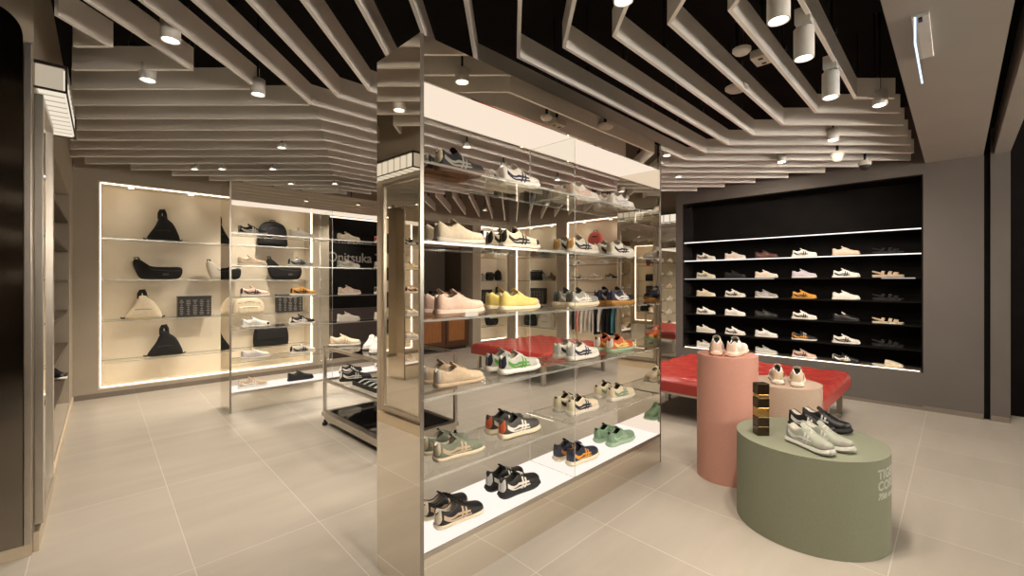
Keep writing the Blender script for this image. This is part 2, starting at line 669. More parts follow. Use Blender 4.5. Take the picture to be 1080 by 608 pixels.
far = [
    (-3.708, 5.21, 'small downlight over the black sling bags on the bag wall'),
    (-3.39, 5.21, 'small downlight over the black display box on the bag wall'),
    (-2.798, 5.21, 'small downlight over the near end of the rear mirrored rack'),
    (-2.263, 4.378, 'small downlight over the aisle before the rear mirrored rack'),
    (-2.97, 5.99, 'small downlight over the middle of the rear mirrored rack'),
    (-2.38, 5.99, 'small downlight over the far bay of the rear mirrored rack'),
    (-3.50, 6.35, 'small downlight between the bag wall and the rear rack'),
    (-2.6, 7.2, 'small downlight before the dark brand panel'),
    (1.614, 4.65, 'small downlight past the far end of the front rack'),
    (2.09, 5.60, 'small downlight above the red bench beside the black wall'),
    (0.588, 5.76, 'small downlight over the farther red bench'),
    (-0.44, 4.35, 'small downlight over the steel table behind the front rack'),
    (-0.097, 5.08, 'small downlight behind the front rack in the open aisle'),
    (0.6, 7.6, 'small downlight before the hanging clothes niche'),
    (-0.5, 8.2, 'small downlight near the far corner niches'),
]
for x, d, lb in far:
    spot_lamp(x, d, 2.715, 0.042, 0.04, False, lb, (rnd.uniform(-.15, .15), rnd.uniform(-.1, .2)), FILL_W)
# spotlights out of sight over the entrance aisle, beside the camera
for x, d, lb in ((0.35, 1.15, 'white spotlight above the entrance aisle before the front rack'),
                 (-0.65, 1.45, 'white spotlight above the aisle beside the dark panel'),
                 (0.5, 2.0, 'white spotlight above the front face of the front rack')):
    spot_lamp(x, d, 2.66, 0.045, 0.08, False, lb, (0.0, 0.0))


def detector(x, d, z, r, label, kind):
    p = plan(x, d)
    t = thing(kind, label, kind.replace('_', ' '), (p.x, p.y, z))
    MB().lathe([(r * 0.3, z - 0.03), (r * 0.75, z - 0.028), (r, z - 0.012), (r, z)], p.x, p.y, 28).build('body', M_PLASTIC, t, smooth=True)
    MB().lathe([(0.012, z), (0.012, CEIL)], p.x, p.y, 8).build('stem', M_DARK, t)
    return t


detector(1.34, 2.60, 2.76, 0.05, 'round white smoke detector in the black gap between two slats', 'smoke_detector')
detector(1.578, 3.13, 2.77, 0.075, 'flat white disc speaker between slats ahead of the smoke detector', 'ceiling_speaker')
p = plan(1.517, 2.70)
t = thing('sensor_box', 'white square sensor box beside the round smoke detector', 'sensor', (p.x, p.y, 2.74))
MB().box(p.x - 0.07, p.y - 0.05, 2.74, p.x + 0.07, p.y + 0.05, 2.79).build('body', M_PLASTIC, t, bevel=0.006)
sl = MB()
for k in (-1, 1):
    sl.box(p.x + k * 0.035 - 0.008, p.y - 0.012, 2.736, p.x + k * 0.035 + 0.008, p.y + 0.012, 2.741)
sl.build('vent', M_DARK, t)
MB().lathe([(0.012, 2.79), (0.012, CEIL)], p.x, p.y, 8).build('stem', M_DARK, t)
for x, d, lb in ((3.27, 4.48, 'white ceiling sensor cluster above the black shoe wall'), (3.816, 4.82, 'white dome security camera with dark lens near the wall corner')):
    p = plan(x, d)
    t = thing('security_camera', lb, 'camera', (p.x, p.y, 2.60))
    MB().lathe([(0.055, 2.66), (0.06, 2.69), (0.05, 2.71), (0.012, 2.712)], p.x, p.y, 24, cap=True).build('base', M_PLASTIC, t, smooth=True)
    MB().lathe([(0.001, 2.605), (0.028, 2.612), (0.045, 2.635), (0.05, 2.66)], p.x, p.y, 24).build('dome', M_DARK if x > 3.5 else M_PLASTIC, t, smooth=True)
    MB().lathe([(0.012, 2.71), (0.012, CEIL)], p.x, p.y, 8).build('stem', M_DARK, t)

# edge-lit exit blade under the soffit
t = thing('exit_light', 'edge-lit clear acrylic exit blade glowing pale blue under the soffit', 'exit light', (3.2, 0.145, 2.69))
MB().box(2.90, 0.095, 2.674, 3.46, 0.160, 2.69).build('mount_plate', M_PLASTIC, t, bevel=0.003)
MB().sheet(2.89, 0.142, 2.555, 3.50, 0.148, 2.672, 'y', 0, 0).build('acrylic_blade', glass('acrylic', (0.92, 0.95, 0.98)), t)
blade = t.children[-1]
MB().box(2.884, 0.141, 2.549, 3.506, 0.149, 2.555).box(2.884, 0.141, 2.555, 2.890, 0.149, 2.672).build('glowing_edge', M_EXIT, blade)
MB().box(2.90, 0.12, 2.664, 2.94, 0.135, 2.672).build('test_button', M_DARK, t)


# ------------------------------------------------------------------ left wall fittings (turned with the wall)
def wall_mirror(label, loc, rz, width, z0, z1, sign_label, swidth):
    t = thing('wall_mirror', label, 'mirror', loc, rz)
    w = 0.045
    MB().box(0.002, w, z0 + w, 0.018, width - w, z1 - w).build('mirror_pane', M_MIRROR, t, local=True)
    f = MB()
    f.box(0.002, 0, z0, 0.035, w, z1).box(0.002, width - w, z0, 0.035, width, z1)
    f.box(0.002, w, z0, 0.035, width - w, z0 + w).box(0.002, w, z1 - w, 0.035, width - w, z1)
    f.build('frame', M_SATIN, t, local=True, bevel=0.003)
    s = thing('light_box', sign_label, 'light box', loc, rz)
    za, zb = z1 + 0.03, z1 + 0.17
    MB().box(0.004, 0.014, za + 0.009, 0.108, swidth - 0.014, zb - 0.009).build('inner_diffuser', emit('sign_inner', (1.0, 0.84, 0.62), 0.42), s, local=True)
    n = 10
    p = (swidth - 0.03) / n
    for k in range(n):
        c = 0.015 + (k + 0.5) * p
        b = MB()
        prof = [(0.108 + 0.010 * math.cos(a), c + p * 0.40 * math.sin(a)) for a in [PI * (q / 8 - 0.5) for q in range(9)]]
        b.rings([[(x, y, za + 0.012) for x, y in prof] + [(0.102, prof[-1][1], za + 0.012), (0.102, prof[0][1], za + 0.012)],
                 [(x, y, zb - 0.012) for x, y in prof] + [(0.102, prof[-1][1], zb - 0.012), (0.102, prof[0][1], zb - 0.012)]])
        b.box(0.012, c - p * 0.28, za + 0.003, 0.108, c + p * 0.28, za + 0.010)
        b.build('lit_flute', M_SIGN, s, local=True)
    f = MB()
    for yy in (0.0, swidth - 0.012):
        f.box(0, yy, za, 0.125, yy + 0.012, za + 0.010).box(0, yy, zb - 0.010, 0.125, yy + 0.012, zb)
        f.box(0.115, yy, za, 0.125, yy + 0.012, zb)
    f.box(0.118, 0.012, za, 0.125, swidth - 0.012, za + 0.008).box(0.118, 0.012, zb - 0.008, 0.125, swidth - 0.012, zb)
    f.box(0, 0, zb, 0.125, swidth, zb + 0.006)
    f.build('frame', M_DKSTEEL, s, local=True)
    return t


wall_mirror('tall steel-framed mirror on the wall beside the dark panel', LW0 + Vector((0, 0, 0)), LROT, 0.66, 0.14, 2.38,
            'glowing fluted light box over the mirror beside the dark panel', 1.05)
# dark polished panel on the end of the wall, facing the camera, with a rounded top corner and a steel edge post
M_POL = mat('polished_bronze', (0.30, 0.27, 0.235), 0.10, 1.0, var=0.05, scale=2)
t = thing('dark_wall_panel', 'dark polished metal panel with rounded top corner facing the aisle beside the mirror', 'wall panel', LW0, LROT)
x1, z1, rr = -0.035, 2.78, 0.13
pts = [(-1.20, 0.06), (x1, 0.06)] + [(x1 - rr + rr * math.cos(a), z1 - rr + rr * math.sin(a)) for a in [PI / 2 * k / 8 for k in range(9)]] + [(-1.20, z1)]
MB().rings([[(p[0], -0.030, p[1]) for p in pts], [(p[0], -0.004, p[1]) for p in pts]]).build('panel', M_POL, t, local=True)
MB().box(-0.032, -0.035, 0.06, -0.004, -0.004, 2.62).build('edge_post', M_SATIN, t, local=True, bevel=0.003)
MB().box(-1.20, -0.028, 0.0, -0.004, -0.004, 0.058).build('kick_strip', mat('pale_skirting', srgb((205, 190, 165)), 0.4, var=0.03), t, local=True)
# dim shelving on the front wall behind the camera, which the polished panel mirrors
t = thing('front_shelving', 'dark shelving with dim warm strips on the shop front wall', 'shelving', (-0.5, -3.1, 0))
MB().box(-1.30, -3.095, 0.1, 0.30, -3.08, 2.75).build('back_panel', M_BROWN, t)
for z in (2.64, 2.08, 1.50, 0.90, 0.40):
    MB().box(-1.30, -3.08, z, 0.30, -2.78, z + 0.025).build('shelf', M_BROWN, t)
    MB().box(-1.25, -3.06, z - 0.010, 0.25, -3.04, z - 0.001).build('light_strip', emit('dim_strip', (1, 0.8, 0.58), 2.5), t)

# alcove shelves
t = thing('alcove_shelving', 'brown shelves set into the wall between mirror and bag wall', 'shelving', LW0, LROT)
MB().box(-0.45, AL[0], 0.12, -0.44, AL[1], 2.32).build('back_panel', M_BROWN, t, local=True)
for z in (0.42, 0.74, 1.08, 1.40, 1.72, 2.02):
    MB().box(-0.44, AL[0], z, -0.01, AL[1], z + 0.02).build('shelf', M_BROWN, t, local=True)
MB().box(-0.435, AL[0] + 0.02, 2.29, -0.40, AL[1] - 0.02, 2.31).build('light_strip', emit('alcove_strip', (1, 0.78, 0.52), 0.7), t, local=True)

ac = LW0 + Vector((-0.09 * math.cos(LROT) - 2.93 * math.sin(LROT), -0.09 * math.sin(LROT) + 2.93 * math.cos(LROT), 0.4405))
ALCOVE_SHOE = tuple(ac)
# east wall mirror with its sign
wall_mirror('tall steel-framed mirror on the far wall beside the black shoe wall', (XW, 4.27, 0), R(180), 1.12, 0.14, 2.36,
            'glowing fluted light box over the far mirror by the black wall', 1.12)
# sign over the far corner niche
s = thing('light_box_sign', 'white glowing light box sign above the far corner bag niche', 'sign', (6.5, YW, 2.66))
MB().box(6.34, YW - 0.09, 2.36, 7.12, YW - 0.005, 2.50).build('diffuser', emit('sign_white', (1.0, 0.95, 0.85), 1.4), s)
f = MB()
f.box(6.33, YW - 0.10, 2.35, 7.13, YW - 0.09, 2.36).box(6.33, YW - 0.10, 2.50, 7.13, YW - 0.09, 2.51)
f.box(6.33, YW - 0.10, 2.35, 6.34, YW, 2.51).box(7.12, YW - 0.10, 2.35, 7.13, YW, 2.51)
f.build('frame', M_DKSTEEL, s)
lettering('Onitsuka Tiger', 0.10, s, (0.23, -0.0925, -0.23), (R(90), 0, 0), mat('letter_dark', (0.05, 0.045, 0.04), 0.5, var=0.05))


# ------------------------------------------------------------------ lit wall niches
NZ = (1.94, 1.43, 0.92, 0.41)


def niche(axis, a0, a1, face, label, shelves=NZ, dep=0.34):
    """axis 'x': niche in the bag wall (opens toward -y); axis 'y': niche in the far wall (opens toward -x)"""
    loc = ((a0 + a1) / 2, face, 0) if axis == 'x' else (face, (a0 + a1) / 2, 0)
    t = thing('display_niche', label, 'wall niche', loc)

    def bx(mb, p0, q0, z0, p1, q1, z1, **k):
        if axis == 'x':
            mb.box(p0, face + q0, z0, p1, face + q1, z1, **k)
        else:
            mb.box(face + q0, p0, z0, face + q1, p1, z1, **k)
        return mb
    e = 0.004
    bx(MB(), a0, dep, ZN0, a1, dep + 0.02, ZN1).build('back_panel', M_CREAM, t)
    bx(MB(), a0, 0, ZN0, a0 + 0.015, dep, ZN1).build('side_panel', M_CREAM, t)
    bx(MB(), a1 - 0.015, 0, ZN0, a1, dep, ZN1).build('side_panel', M_CREAM, t)
    bx(MB(), a0 + 0.015, 0, ZN1 - 0.015, a1 - 0.015, dep, ZN1).build('top_panel', M_CREAM, t)
    bx(MB(), a0 + 0.015, 0, ZN0, a1 - 0.015, dep, ZN0 + 0.015).build('bottom_panel', M_CREAM, t)
    for p0, p1, z0, z1 in ((a0 + 0.03, a1 - 0.03, ZN1 - 0.023, ZN1 - 0.015), (a0 + 0.03, a1 - 0.03, ZN0 + 0.015, ZN0 + 0.023)):
        bx(MB(), p0, 0.03, z0, p1, 0.045, z1).build('light_strip', M_LED, t)
    for p0 in ((a0 + 0.015, a1 - 0.023) if a1 - a0 > 2 else (a0 + 0.015,) if axis == 'x' else (a1 - 0.023,)):
        bx(MB(), p0, 0.03, ZN0 + 0.03, p0 + 0.008, 0.045, ZN1 - 0.03).build('light_strip', M_LED, t)
    n_ = max(2, round((a1 - a0) / 0.62))
    for k in range(n_):
        p = a0 + (a1 - a0) * (k + 0.5) / n_
        c = (p, face + 0.20) if axis == 'x' else (face + 0.20, p)
        MB().lathe([(0.03, ZN1 - 0.020), (0.022, ZN1 - 0.0155)], c[0], c[1], 20).build('downlight', M_LENS, t)
        li = bpy.data.lights.new('niche_beam', 'SPOT')
        li.energy = NICHE_W
        li.color = WARM
        li.spot_size = R(110)
        li.spot_blend = 0.8
        li.shadow_soft_size = 0.03
        lo = bpy.data.objects.new('niche_beam', li)
        col.objects.link(lo)
        lo.location = (c[0] - t.location[0], c[1] - t.location[1], ZN1 - 0.03)
        lo.parent = t
    for z in shelves:
        mb = MB()
        if axis == 'x':
            mb.sheet(a0 + 0.025, face + 0.05, z - 0.012, a1 - 0.025, face + dep - e, z, 'z', 0, 1)
        else:
            mb.sheet(face + 0.05, a0 + 0.025, z - 0.012, face + dep - e, a1 - 0.025, z, 'z', 0, 1)
        mb.build('glass_shelf', [M_GLASS, M_GEDGE], t)
    return t


niche('x', NB[0], NB[1], YW, 'wide lit cream bag niche in the wall beside the mirror alcove')
niche('x', NA[0], NA[1], YW, 'narrow lit cream bag niche in the far corner under the white sign')
niche('y', NBY[0], NBY[1], XW, 'lit cream bag niche on the far wall next to the corner')
niche('y', NCY[0], NCY[1], XW, 'lit cream niche on the far wall with shoes above hanging clothes', (2.05, 1.74, 1.446, 1.20))

# dark brand panel
t = thing('brand_panel', 'black recessed brand panel with pale raised lettering behind the rear rack', 'sign panel', (3.75, YW, 0))
MB().box(DK[0] + 0.004, YW + 0.10, 0.124, DK[1] - 0.004, YW + 0.12, 2.496).build('back_board', M_BLACK, t)
MB().box(DK[0] + 0.004, YW + 0.02, 0.124, DK[1] - 0.004, YW + 0.10, 0.95).build('lower_board', mat('dark_brown_board', srgb((44, 32, 26)), 0.5, var=0.1), t)
MB().box(DK[0] + 0.03, YW + 0.02, 2.47, DK[1] - 0.03, YW + 0.03, 2.49).build('light_strip', emit('brand_strip', (1, .8, .58), 2.0), t)
lettering('Onitsuka Tiger', 0.235, t, (DK[0] - 3.75, 0.085, 1.74), (R(90), 0, 0), mat('letter_pale', srgb((118, 112, 104)), 0.5, var=0.04), 0.93, False, 0.01)

# ------------------------------------------------------------------ black shoe wall
BZ = (1.995, 1.72, 1.45, 1.18, 0.915, 0.645)
t = thing('shoe_wall', 'black recessed shoe wall with thin lit shelves beside the grey pier', 'shoe wall', (XB, 1.6, 0))
DB = 0.36
MB().box(XB + DB, BKY[0], BKZ[0], XB + DB + 0.02, BKY[1], BKZ[1]).build('back_panel', M_BLACK, t)
MB().box(XB + 0.001, BKY[0], BKZ[0], XB + DB, BKY[0] + 0.015, BKZ[1]).build('side_panel', M_BLACK, t)
MB().box(XB + 0.001, BKY[1] - 0.015, BKZ[0], XB + DB, BKY[1], BKZ[1]).build('side_panel', mat('dark_gloss', (0.02, 0.018, 0.017), 0.15, var=0.1), t)
MB().box(XB + 0.001, BKY[0] + 0.015, BKZ[1] - 0.015, XB + DB, BKY[1] - 0.015, BKZ[1]).build('top_panel', M_BLACK, t)
MB().box(XB + 0.001, BKY[0] + 0.015, BKZ[0], XB + DB, BKY[1] - 0.015, BKZ[0] + 0.012).build('base_shelf', mat('ledge_grey', srgb((120, 110, 100)), 0.5, var=0.04), t)
for i, z in enumerate(BZ):
    MB().box(XB + 0.03, BKY[0] + 0.016, z - 0.014, XB + DB, BKY[1] - 0.016, z).build('shelf', M_BLACK, t)
    rng = {0: [(BKY[0] + 0.016, BKY[1] - 0.016)], 1: [(BKY[0] + 0.016, BKY[1] - 0.016)], 2: [(1.72, BKY[1] - 0.02), (0.33, 0.62)]}.get(i, [])
    for (ya, yb) in rng:
        MB().box(XB + 0.024, ya, z - 0.014, XB + 0.03, yb, z - 0.002).build('light_strip', M_LEDN if i < 2 else emit('led_faint', (1, .92, .84), 0.45), t)
MB().box(XB + 0.004, BKY[0] + 0.03, BKZ[0] + 0.012, XB + 0.012, BKY[1] - 0.03, BKZ[0] + 0.017).build('light_strip', M_LEDB, t)


# ------------------------------------------------------------------ mirrored display racks
RZ = (0.216, 0.537, 0.890, 1.235, 1.580, 1.930)


def rack(name_label, x0, x1, y0, y1):
    t = thing('display_rack', name_label, 'display rack', ((x0 + x1) / 2, (y0 + y1) / 2, 0))
    e = 0.02
    H = 2.475
    for xa in (x0, x1 - e):
        q = MB().box(xa, y0, 0, xa + e, y1, H)
        q.m[2] = q.m[4] = 1
        q.build('end_panel', [M_STEEL, mat('brushed_edge', (0.33, 0.305, 0.27), 0.3, 1.0, var=0.05)], t, bevel=0.0015)
    MB().box(x0 + e, y0 + 0.004, 2.274, x1 - e, y0 + 0.016, H - 0.002).build('fascia', M_STEEL, t)
    MB().box(x0 + e, y1 - 0.016, 2.274, x1 - e, y1 - 0.004, H - 0.002).build('fascia', M_STEEL, t)
    MB().box(x0 + e, y0 + 0.016, 2.30, x1 - e, y1 - 0.016, H - 0.004).build('top_box', M_SATIN, t)
    xm = (x0 + x1) / 2
    for xa, xb in ((x0 + e, xm - 0.004), (xm + 0.004, x1 - e)):
        MB().box(xa, y0 + 0.017, 2.276, xb, y1 - 0.017, 2.299).build('ceiling_diffuser', M_BOXTOP, t)
        MB().box(xa, y0 + 0.006, RZ[0] - 0.02, xb, y1 - 0.006, RZ[0]).build('base_diffuser', M_BOXBASE, t)
    MB().box(x0 + e, y0 + 0.002, 0, x1 - e, y1 - 0.002, RZ[0] - 0.02).build('plinth', M_STEEL, t)
    MB().box(x0 + e, y0 + 0.001, RZ[0] - 0.022, x1 - e, y0 + 0.006, RZ[0] + 0.002).build('front_trim', M_SATIN, t)
    MB().sheet(xm - 0.004, y0 + 0.004, RZ[0], xm + 0.004, y1 - 0.004, 2.275, 'x', 0, 1).build('glass_divider', [M_GLASS, M_GEDGE], t)
    for z in RZ[1:]:
        for xa, xb in ((x0 + e, xm - 0.005), (xm + 0.005, x1 - e)):
            MB().sheet(xa, y0 + 0.006, z - 0.012, xb, y1 - 0.006, z, 'z', 0, 1).build('glass_shelf', [M_GLASS, M_GEDGE], t)
    for z in RZ[1:]:
        b = MB()
        for xx in (x0 + e, x1 - e - 0.012):
            for yy in (y0 + 0.05, y1 - 0.06):
                b.box(xx, yy, z - 0.020, xx + 0.012, yy + 0.012, z - 0.0125)
        b.build('shelf_pins', M_SATIN, t)
    return t


RX0, RX1, RY0, RY1 = 1.075, 3.275, 1.633, 2.010
rack('tall mirrored steel shoe rack with glass shelves and lit base, nearest the camera', RX0, RX1, RY0, RY1)
QX0, QX1, QY0, QY1 = 1.22, 3.42, 5.45, 5.83
rack('mirrored steel shoe rack with glass shelves standing before the bag wall', QX0, QX1, QY0, QY1)


# ------------------------------------------------------------------ shoes
def cr(pts, t):
    """smooth interpolation through (t, value) pairs"""
    if t <= pts[0][0]:
        return pts[0][1]
    for i in range(len(pts) - 1):
        a, b = pts[i], pts[i + 1]
        if t <= b[0]:
            u = (t - a[0]) / (b[0] - a[0])
            m0 = (b[1] - pts[i - 1][1]) / (b[0] - pts[i - 1][0]) if i > 0 else (b[1] - a[1]) / (b[0] - a[0])
            m1 = (pts[i + 2][1] - a[1]) / (pts[i + 2][0] - a[0]) if i + 2 < len(pts) else (b[1] - a[1]) / (b[0] - a[0])
            h = b[0] - a[0]
            return ((2 * u ** 3 - 3 * u ** 2 + 1) * a[1] + (u ** 3 - 2 * u ** 2 + u) * h * m0 + (-2 * u ** 3 + 3 * u ** 2) * b[1] + (u ** 3 - u ** 2) * h * m1)
    return pts[-1][1]


LEN = 0.285
WID = [(0, 0.0006), (0.006, 0.014), (0.02, 0.023), (0.06, 0.031), (0.15, 0.035), (0.35, 0.034), (0.55, 0.042), (0.70, 0.046), (0.83, 0.0445), (0.92, 0.038), (0.97, 0.028), (0.992, 0.015), (1.0, 0.0006)]
MID = [(0, 0.0), (0.35, 0.001), (0.55, -0.002), (0.75, 0.0), (0.9, 0.006), (1.0, 0.012)]   # centre line: outlines curve inward
STY = {
    'slim': dict(sole=0.020, hs=1.0, spring=0.006, toe=0.0, flare=0.002),
    'runner': dict(sole=0.029, hs=1.02, spring=0.012, toe=0.004, flare=0.006),
}
HGT = [(0, 0.060), (0.03, 0.073), (0.08, 0.075), (0.17, 0.062), (0.27, 0.059), (0.35, 0.070), (0.42, 0.081), (0.48, 0.078), (0.60, 0.062), (0.75, 0.047), (0.88, 0.038), (0.96, 0.030), (1.0, 0.014)]


class ShoeShape:
    def __init__(s, sty, flip):
        s.p = STY[sty]
        s.flip = -1 if flip else 1

    def base(s, t):
        sp = s.p['spring']
        return s.p['sole'] + sp * max(0, (t - 0.7) / 0.3) ** 2 + 0.003 * max(0, (0.1 - t) / 0.1)

    def sec(s, t):
        """half section from the sole edge up and over to the middle: list of (y, z), y measured from the centre line"""
        w = cr(WID, t)
        h = cr(HGT, t) * s.p['hs'] + s.p['toe']
        b = s.base(t)
        op = 1.0 if t < 0.40 else max(0.0, 1 - (t - 0.40) / 0.06)
        if t < 0.02:
            op *= t / 0.02
        closed = [(w * 0.98, 0), (w * 1.03, 0.16 * h), (w * 1.02, 0.36 * h), (w * 0.92, 0.62 * h), (w * 0.72, 0.83 * h), (w * 0.48, 0.94 * h), (w * 0.24, 0.99 * h), (0, h)]
        wc = w * 0.74
        opened = [(w * 0.98, 0), (w * 1.04, 0.18 * h), (w * 1.00, 0.45 * h), (w * 0.86, 0.80 * h), (wc, h), (wc - 0.006, h - 0.003), (wc * 0.75, 0.35 * h), (0, 0.12 * h)]
        return [((a[0] * (1 - op) + c[0] * op), b + (a[1] * (1 - op) + c[1] * op)) for a, c in zip(closed, opened)]

    def pt(s, t, yz, side):
        x = (t - 0.5) * LEN
        return (x, s.flip * (cr(MID, t) + side * yz[0]), yz[1])

    def surf(s, t, v, side, off=0.0012):
        """outer side surface, v from sole edge (0) to collar (1)"""
        q = s.sec(t)[:5]
        k = min(3, int(v * 4))
        u = v * 4 - k
        a, b = q[k], q[k + 1]
        y, z = a[0] + (b[0] - a[0]) * u, a[1] + (b[1] - a[1]) * u
        ny, nz = (b[1] - a[1]), -(b[0] - a[0])
        l = math.hypot(ny, nz) or 1
        return s.pt(t, (y + ny / l * off, z + nz / l * off), side)


TS = [0, 0.003, 0.008, 0.02, 0.04, 0.07, 0.11, 0.16, 0.22, 0.28, 0.34, 0.40, 0.43, 0.46, 0.50, 0.56, 0.62, 0.68, 0.74, 0.80, 0.86, 0.91, 0.95, 0.975, 0.99, 0.997, 1.0]


def shoe_meshes(sty, flip, stripes=True):
    S = ShoeShape(sty, flip)
    out = {}

    def loft(t0, t1, j0, j1):
        b = MB()
        ts = [t for t in TS if t0 <= t <= t1]
        rows = []
        for t in ts:
            q = S.sec(t)
            l = [S.pt(t, q[j], 1) for j in range(j0, j1 + 1)]
            r = [S.pt(t, q[j], -1) for j in range(j0, j1 + 1)]
            rows.append((l, r))
        for k in (0, 1):
            b.rings([row[k] for row in rows], closed=False, cap=False)
        return b, rows
    b, _ = loft(0, 1, 0, 5)
    b2, _ = loft(0.46, 1, 5, 7)
    o = len(b.v)
    b.v += b2.v
    b.f += [tuple(i + o for i in f) for f in b2.f]
    b.m += b2.m
    out['upper'] = b
    out['lining'], _ = loft(0, 0.46, 5, 7)
    # sole: an outline with its own thickness and toe spring
    b = MB()
    N = 22
    outl = []
    for i in range(N + 1):
        t = 0.5 - 0.5 * math.cos(PI * i / N)
        outl.append((t, 1))
    for i in range(1, N):
        t = 0.5 + 0.5 * math.cos(PI * i / N)
        outl.append((t, -1))
    rs = []
    so = S.p['sole']
    for lev, gr in ((0.0, -0.003), (0.12, 0.001), (0.45, 0.002 + S.p['flare']), (0.9, 0.0025), (1.0, 0.0), (1.05, -0.012)):
        ring = []
        for t, sd in outl:
            w = max(0.002, cr(WID, t) + gr)
            x = (t - 0.5) * (LEN + 0.006 + 2 * gr * 0.6)
            lo = S.p['spring'] * max(0, (t - 0.72) / 0.28) ** 2
            hi = S.base(t) + 0.002
            ring.append((x, S.flip * (cr(MID, t) + sd * w), lo + (hi - lo) * lev + 0.0008))
        rs.append(ring)
    b.rings(rs)
    out['sole'] = b
    # tread slab under the sole, in chunky runners cut at the arch
    b = MB()
    rs = []
    for lev, gr in ((0.0, -0.004), (1.0, -0.001)):
        rs.append([((t - 0.5) * LEN, S.flip * (cr(MID, t) + sd * max(0.002, cr(WID, t) + gr + (0.004 if sty == 'runner' else 0.0))),
                    S.p['spring'] * max(0, (t - 0.72) / 0.28) ** 2 + lev * (0.011 if sty == 'runner' else 0.006) + 0.0006) for t, sd in outl])
    b.rings(rs)
    out['outsole'] = b
    # tongue rising out of the throat
    b = MB()
    rs = []
    for t, up, ww in ((0.54, 0.001, 0.020), (0.48, 0.004, 0.022), (0.43, 0.010, 0.024), (0.38, 0.020, 0.025), (0.35, 0.026, 0.024), (0.335, 0.027, 0.018)):
        hh = S.base(0.46) + (cr(HGT, 0.47) * S.p['hs'] + S.p['toe'])
        if t >= 0.46:
            hh = S.base(t) + cr(HGT, t) * S.p['hs'] + S.p['toe']
        ring = []
        for k in range(7):
            a = -1 + 2 * k / 6
            ring.append(((t - 0.5) * LEN, S.flip * (cr(MID, t) + a * ww), hh + up - 0.010 * a * a - 0.002))
        for k in range(7):
            a = 1 - 2 * k / 6
            ring.append(((t - 0.5) * LEN + 0.004, S.flip * (cr(MID, t) + a * ww), hh + up - 0.010 * a * a - 0.008))
        rs.append(ring)
    b.rings(rs)
    out['tongue'] = b
    # laces
    b = MB()
    for i in range(5):
        t = 0.455 + 0.032 * i
        h = S.base(t) + cr(HGT, t) * S.p['hs'] + S.p['toe']
        q = [((t - 0.5) * LEN + 0.003 * (1 if a > 0 else -1) * (i % 2 * 2 - 1), S.flip * (cr(MID, t) + a * 0.021), h + 0.0035 - 0.011 * a * a) for a in (-1, -0.5, 0, 0.5, 1)]
        b.tube(q, 0.0028, 6)
    out['laces'] = b
    # heel tab
    b = MB()
    for sd in (1, -1):
        rows = []
        for t, va in ((0.0, 0.15), (0.003, 0.15), (0.008, 0.16), (0.02, 0.2), (0.04, 0.32), (0.06, 0.5)):
            rows.append([S.surf(t, va + (1 - va) * v, sd, 0.0014) for v in (0.0, 0.3, 0.55, 0.8, 1.0)])
        b.rings(rows, closed=False, cap=False)
    out['heel_tab'] = b
    # side stripes: two upright bars crossed by two sweeping ones
    b = MB()

    def ribbon(path, w, sd):
        n = 9
        rows = []
        for i in range(n):
            u = i / (n - 1)
            t = cr([(k / (len(path) - 1), p[0]) for k, p in enumerate(path)], u)
            v = cr([(k / (len(path) - 1), p[1]) for k, p in enumerate(path)], u)
            u2 = min(1, u + 0.02)
            u1 = max(0, u - 0.02)
            dt = cr([(k / (len(path) - 1), p[0]) for k, p in enumerate(path)], u2) - cr([(k / (len(path) - 1), p[0]) for k, p in enumerate(path)], u1)
            dv = cr([(k / (len(path) - 1), p[1]) for k, p in enumerate(path)], u2) - cr([(k / (len(path) - 1), p[1]) for k, p in enumerate(path)], u1)
            hx, hz = dt * LEN, dv * 0.06
            l = math.hypot(hx, hz) or 1
            pt_, pv_ = -hz / l * w / LEN, hx / l * w / 0.06
            rows.append([S.surf(min(1, max(0.01, t + s_ * pt_)), min(1, max(0, v + s_ * pv_)), sd, 0.0016) for s_ in (-1, 0, 1)])
        b.rings(rows, closed=False, cap=False)
    for sd in (1, -1):
        ribbon([(0.50, 0.97), (0.495, 0.5), (0.455, 0.03)], 0.0058, sd)
        ribbon([(0.575, 0.95), (0.57, 0.5), (0.535, 0.03)], 0.0058, sd)
        ribbon([(0.10, 0.62), (0.30, 0.42), (0.48, 0.52), (0.66, 0.62)], 0.0048, sd)
        ribbon([(0.10, 0.55), (0.30, 0.20), (0.48, 0.24), (0.68, 0.36)], 0.0048, sd)
    out['stripes'] = b
    # toe guard
    b = MB()
    for sd in (1, -1):
        rows = []
        for t in (0.87, 0.91, 0.95, 0.975, 0.99, 0.997, 1.0):
            rows.append([S.surf(t, v, sd, 0.0014) for v in (0.0, 0.3, 0.6, 0.9)])
        b.rings(rows, closed=False, cap=False)
    out['toe_guard'] = b
    return out


SHOE = {}
for sty in STY:
    for flip in (0, 1):
        d_ = {}
        for k, b in shoe_meshes(sty, flip).items():
            me = bpy.data.meshes.new('sneaker_' + k)
            me.from_pydata(b.v, [], b.f)
            for p in me.polygons:
                p.use_smooth = True
            bm = bmesh.new()
            bm.from_mesh(me)
            bmesh.ops.remove_doubles(bm, verts=bm.verts, dist=0.00005)
            bmesh.ops.recalc_face_normals(bm, faces=bm.faces)
            bm.to_mesh(me)
            bm.free()
            if k in ('sole', 'outsole', 'tongue'):
                me.set_sharp_from_angle(angle=R(45))
            me.materials.append(M_CREAM)
            d_[k] = me
        SHOE[(sty, flip)] = d_

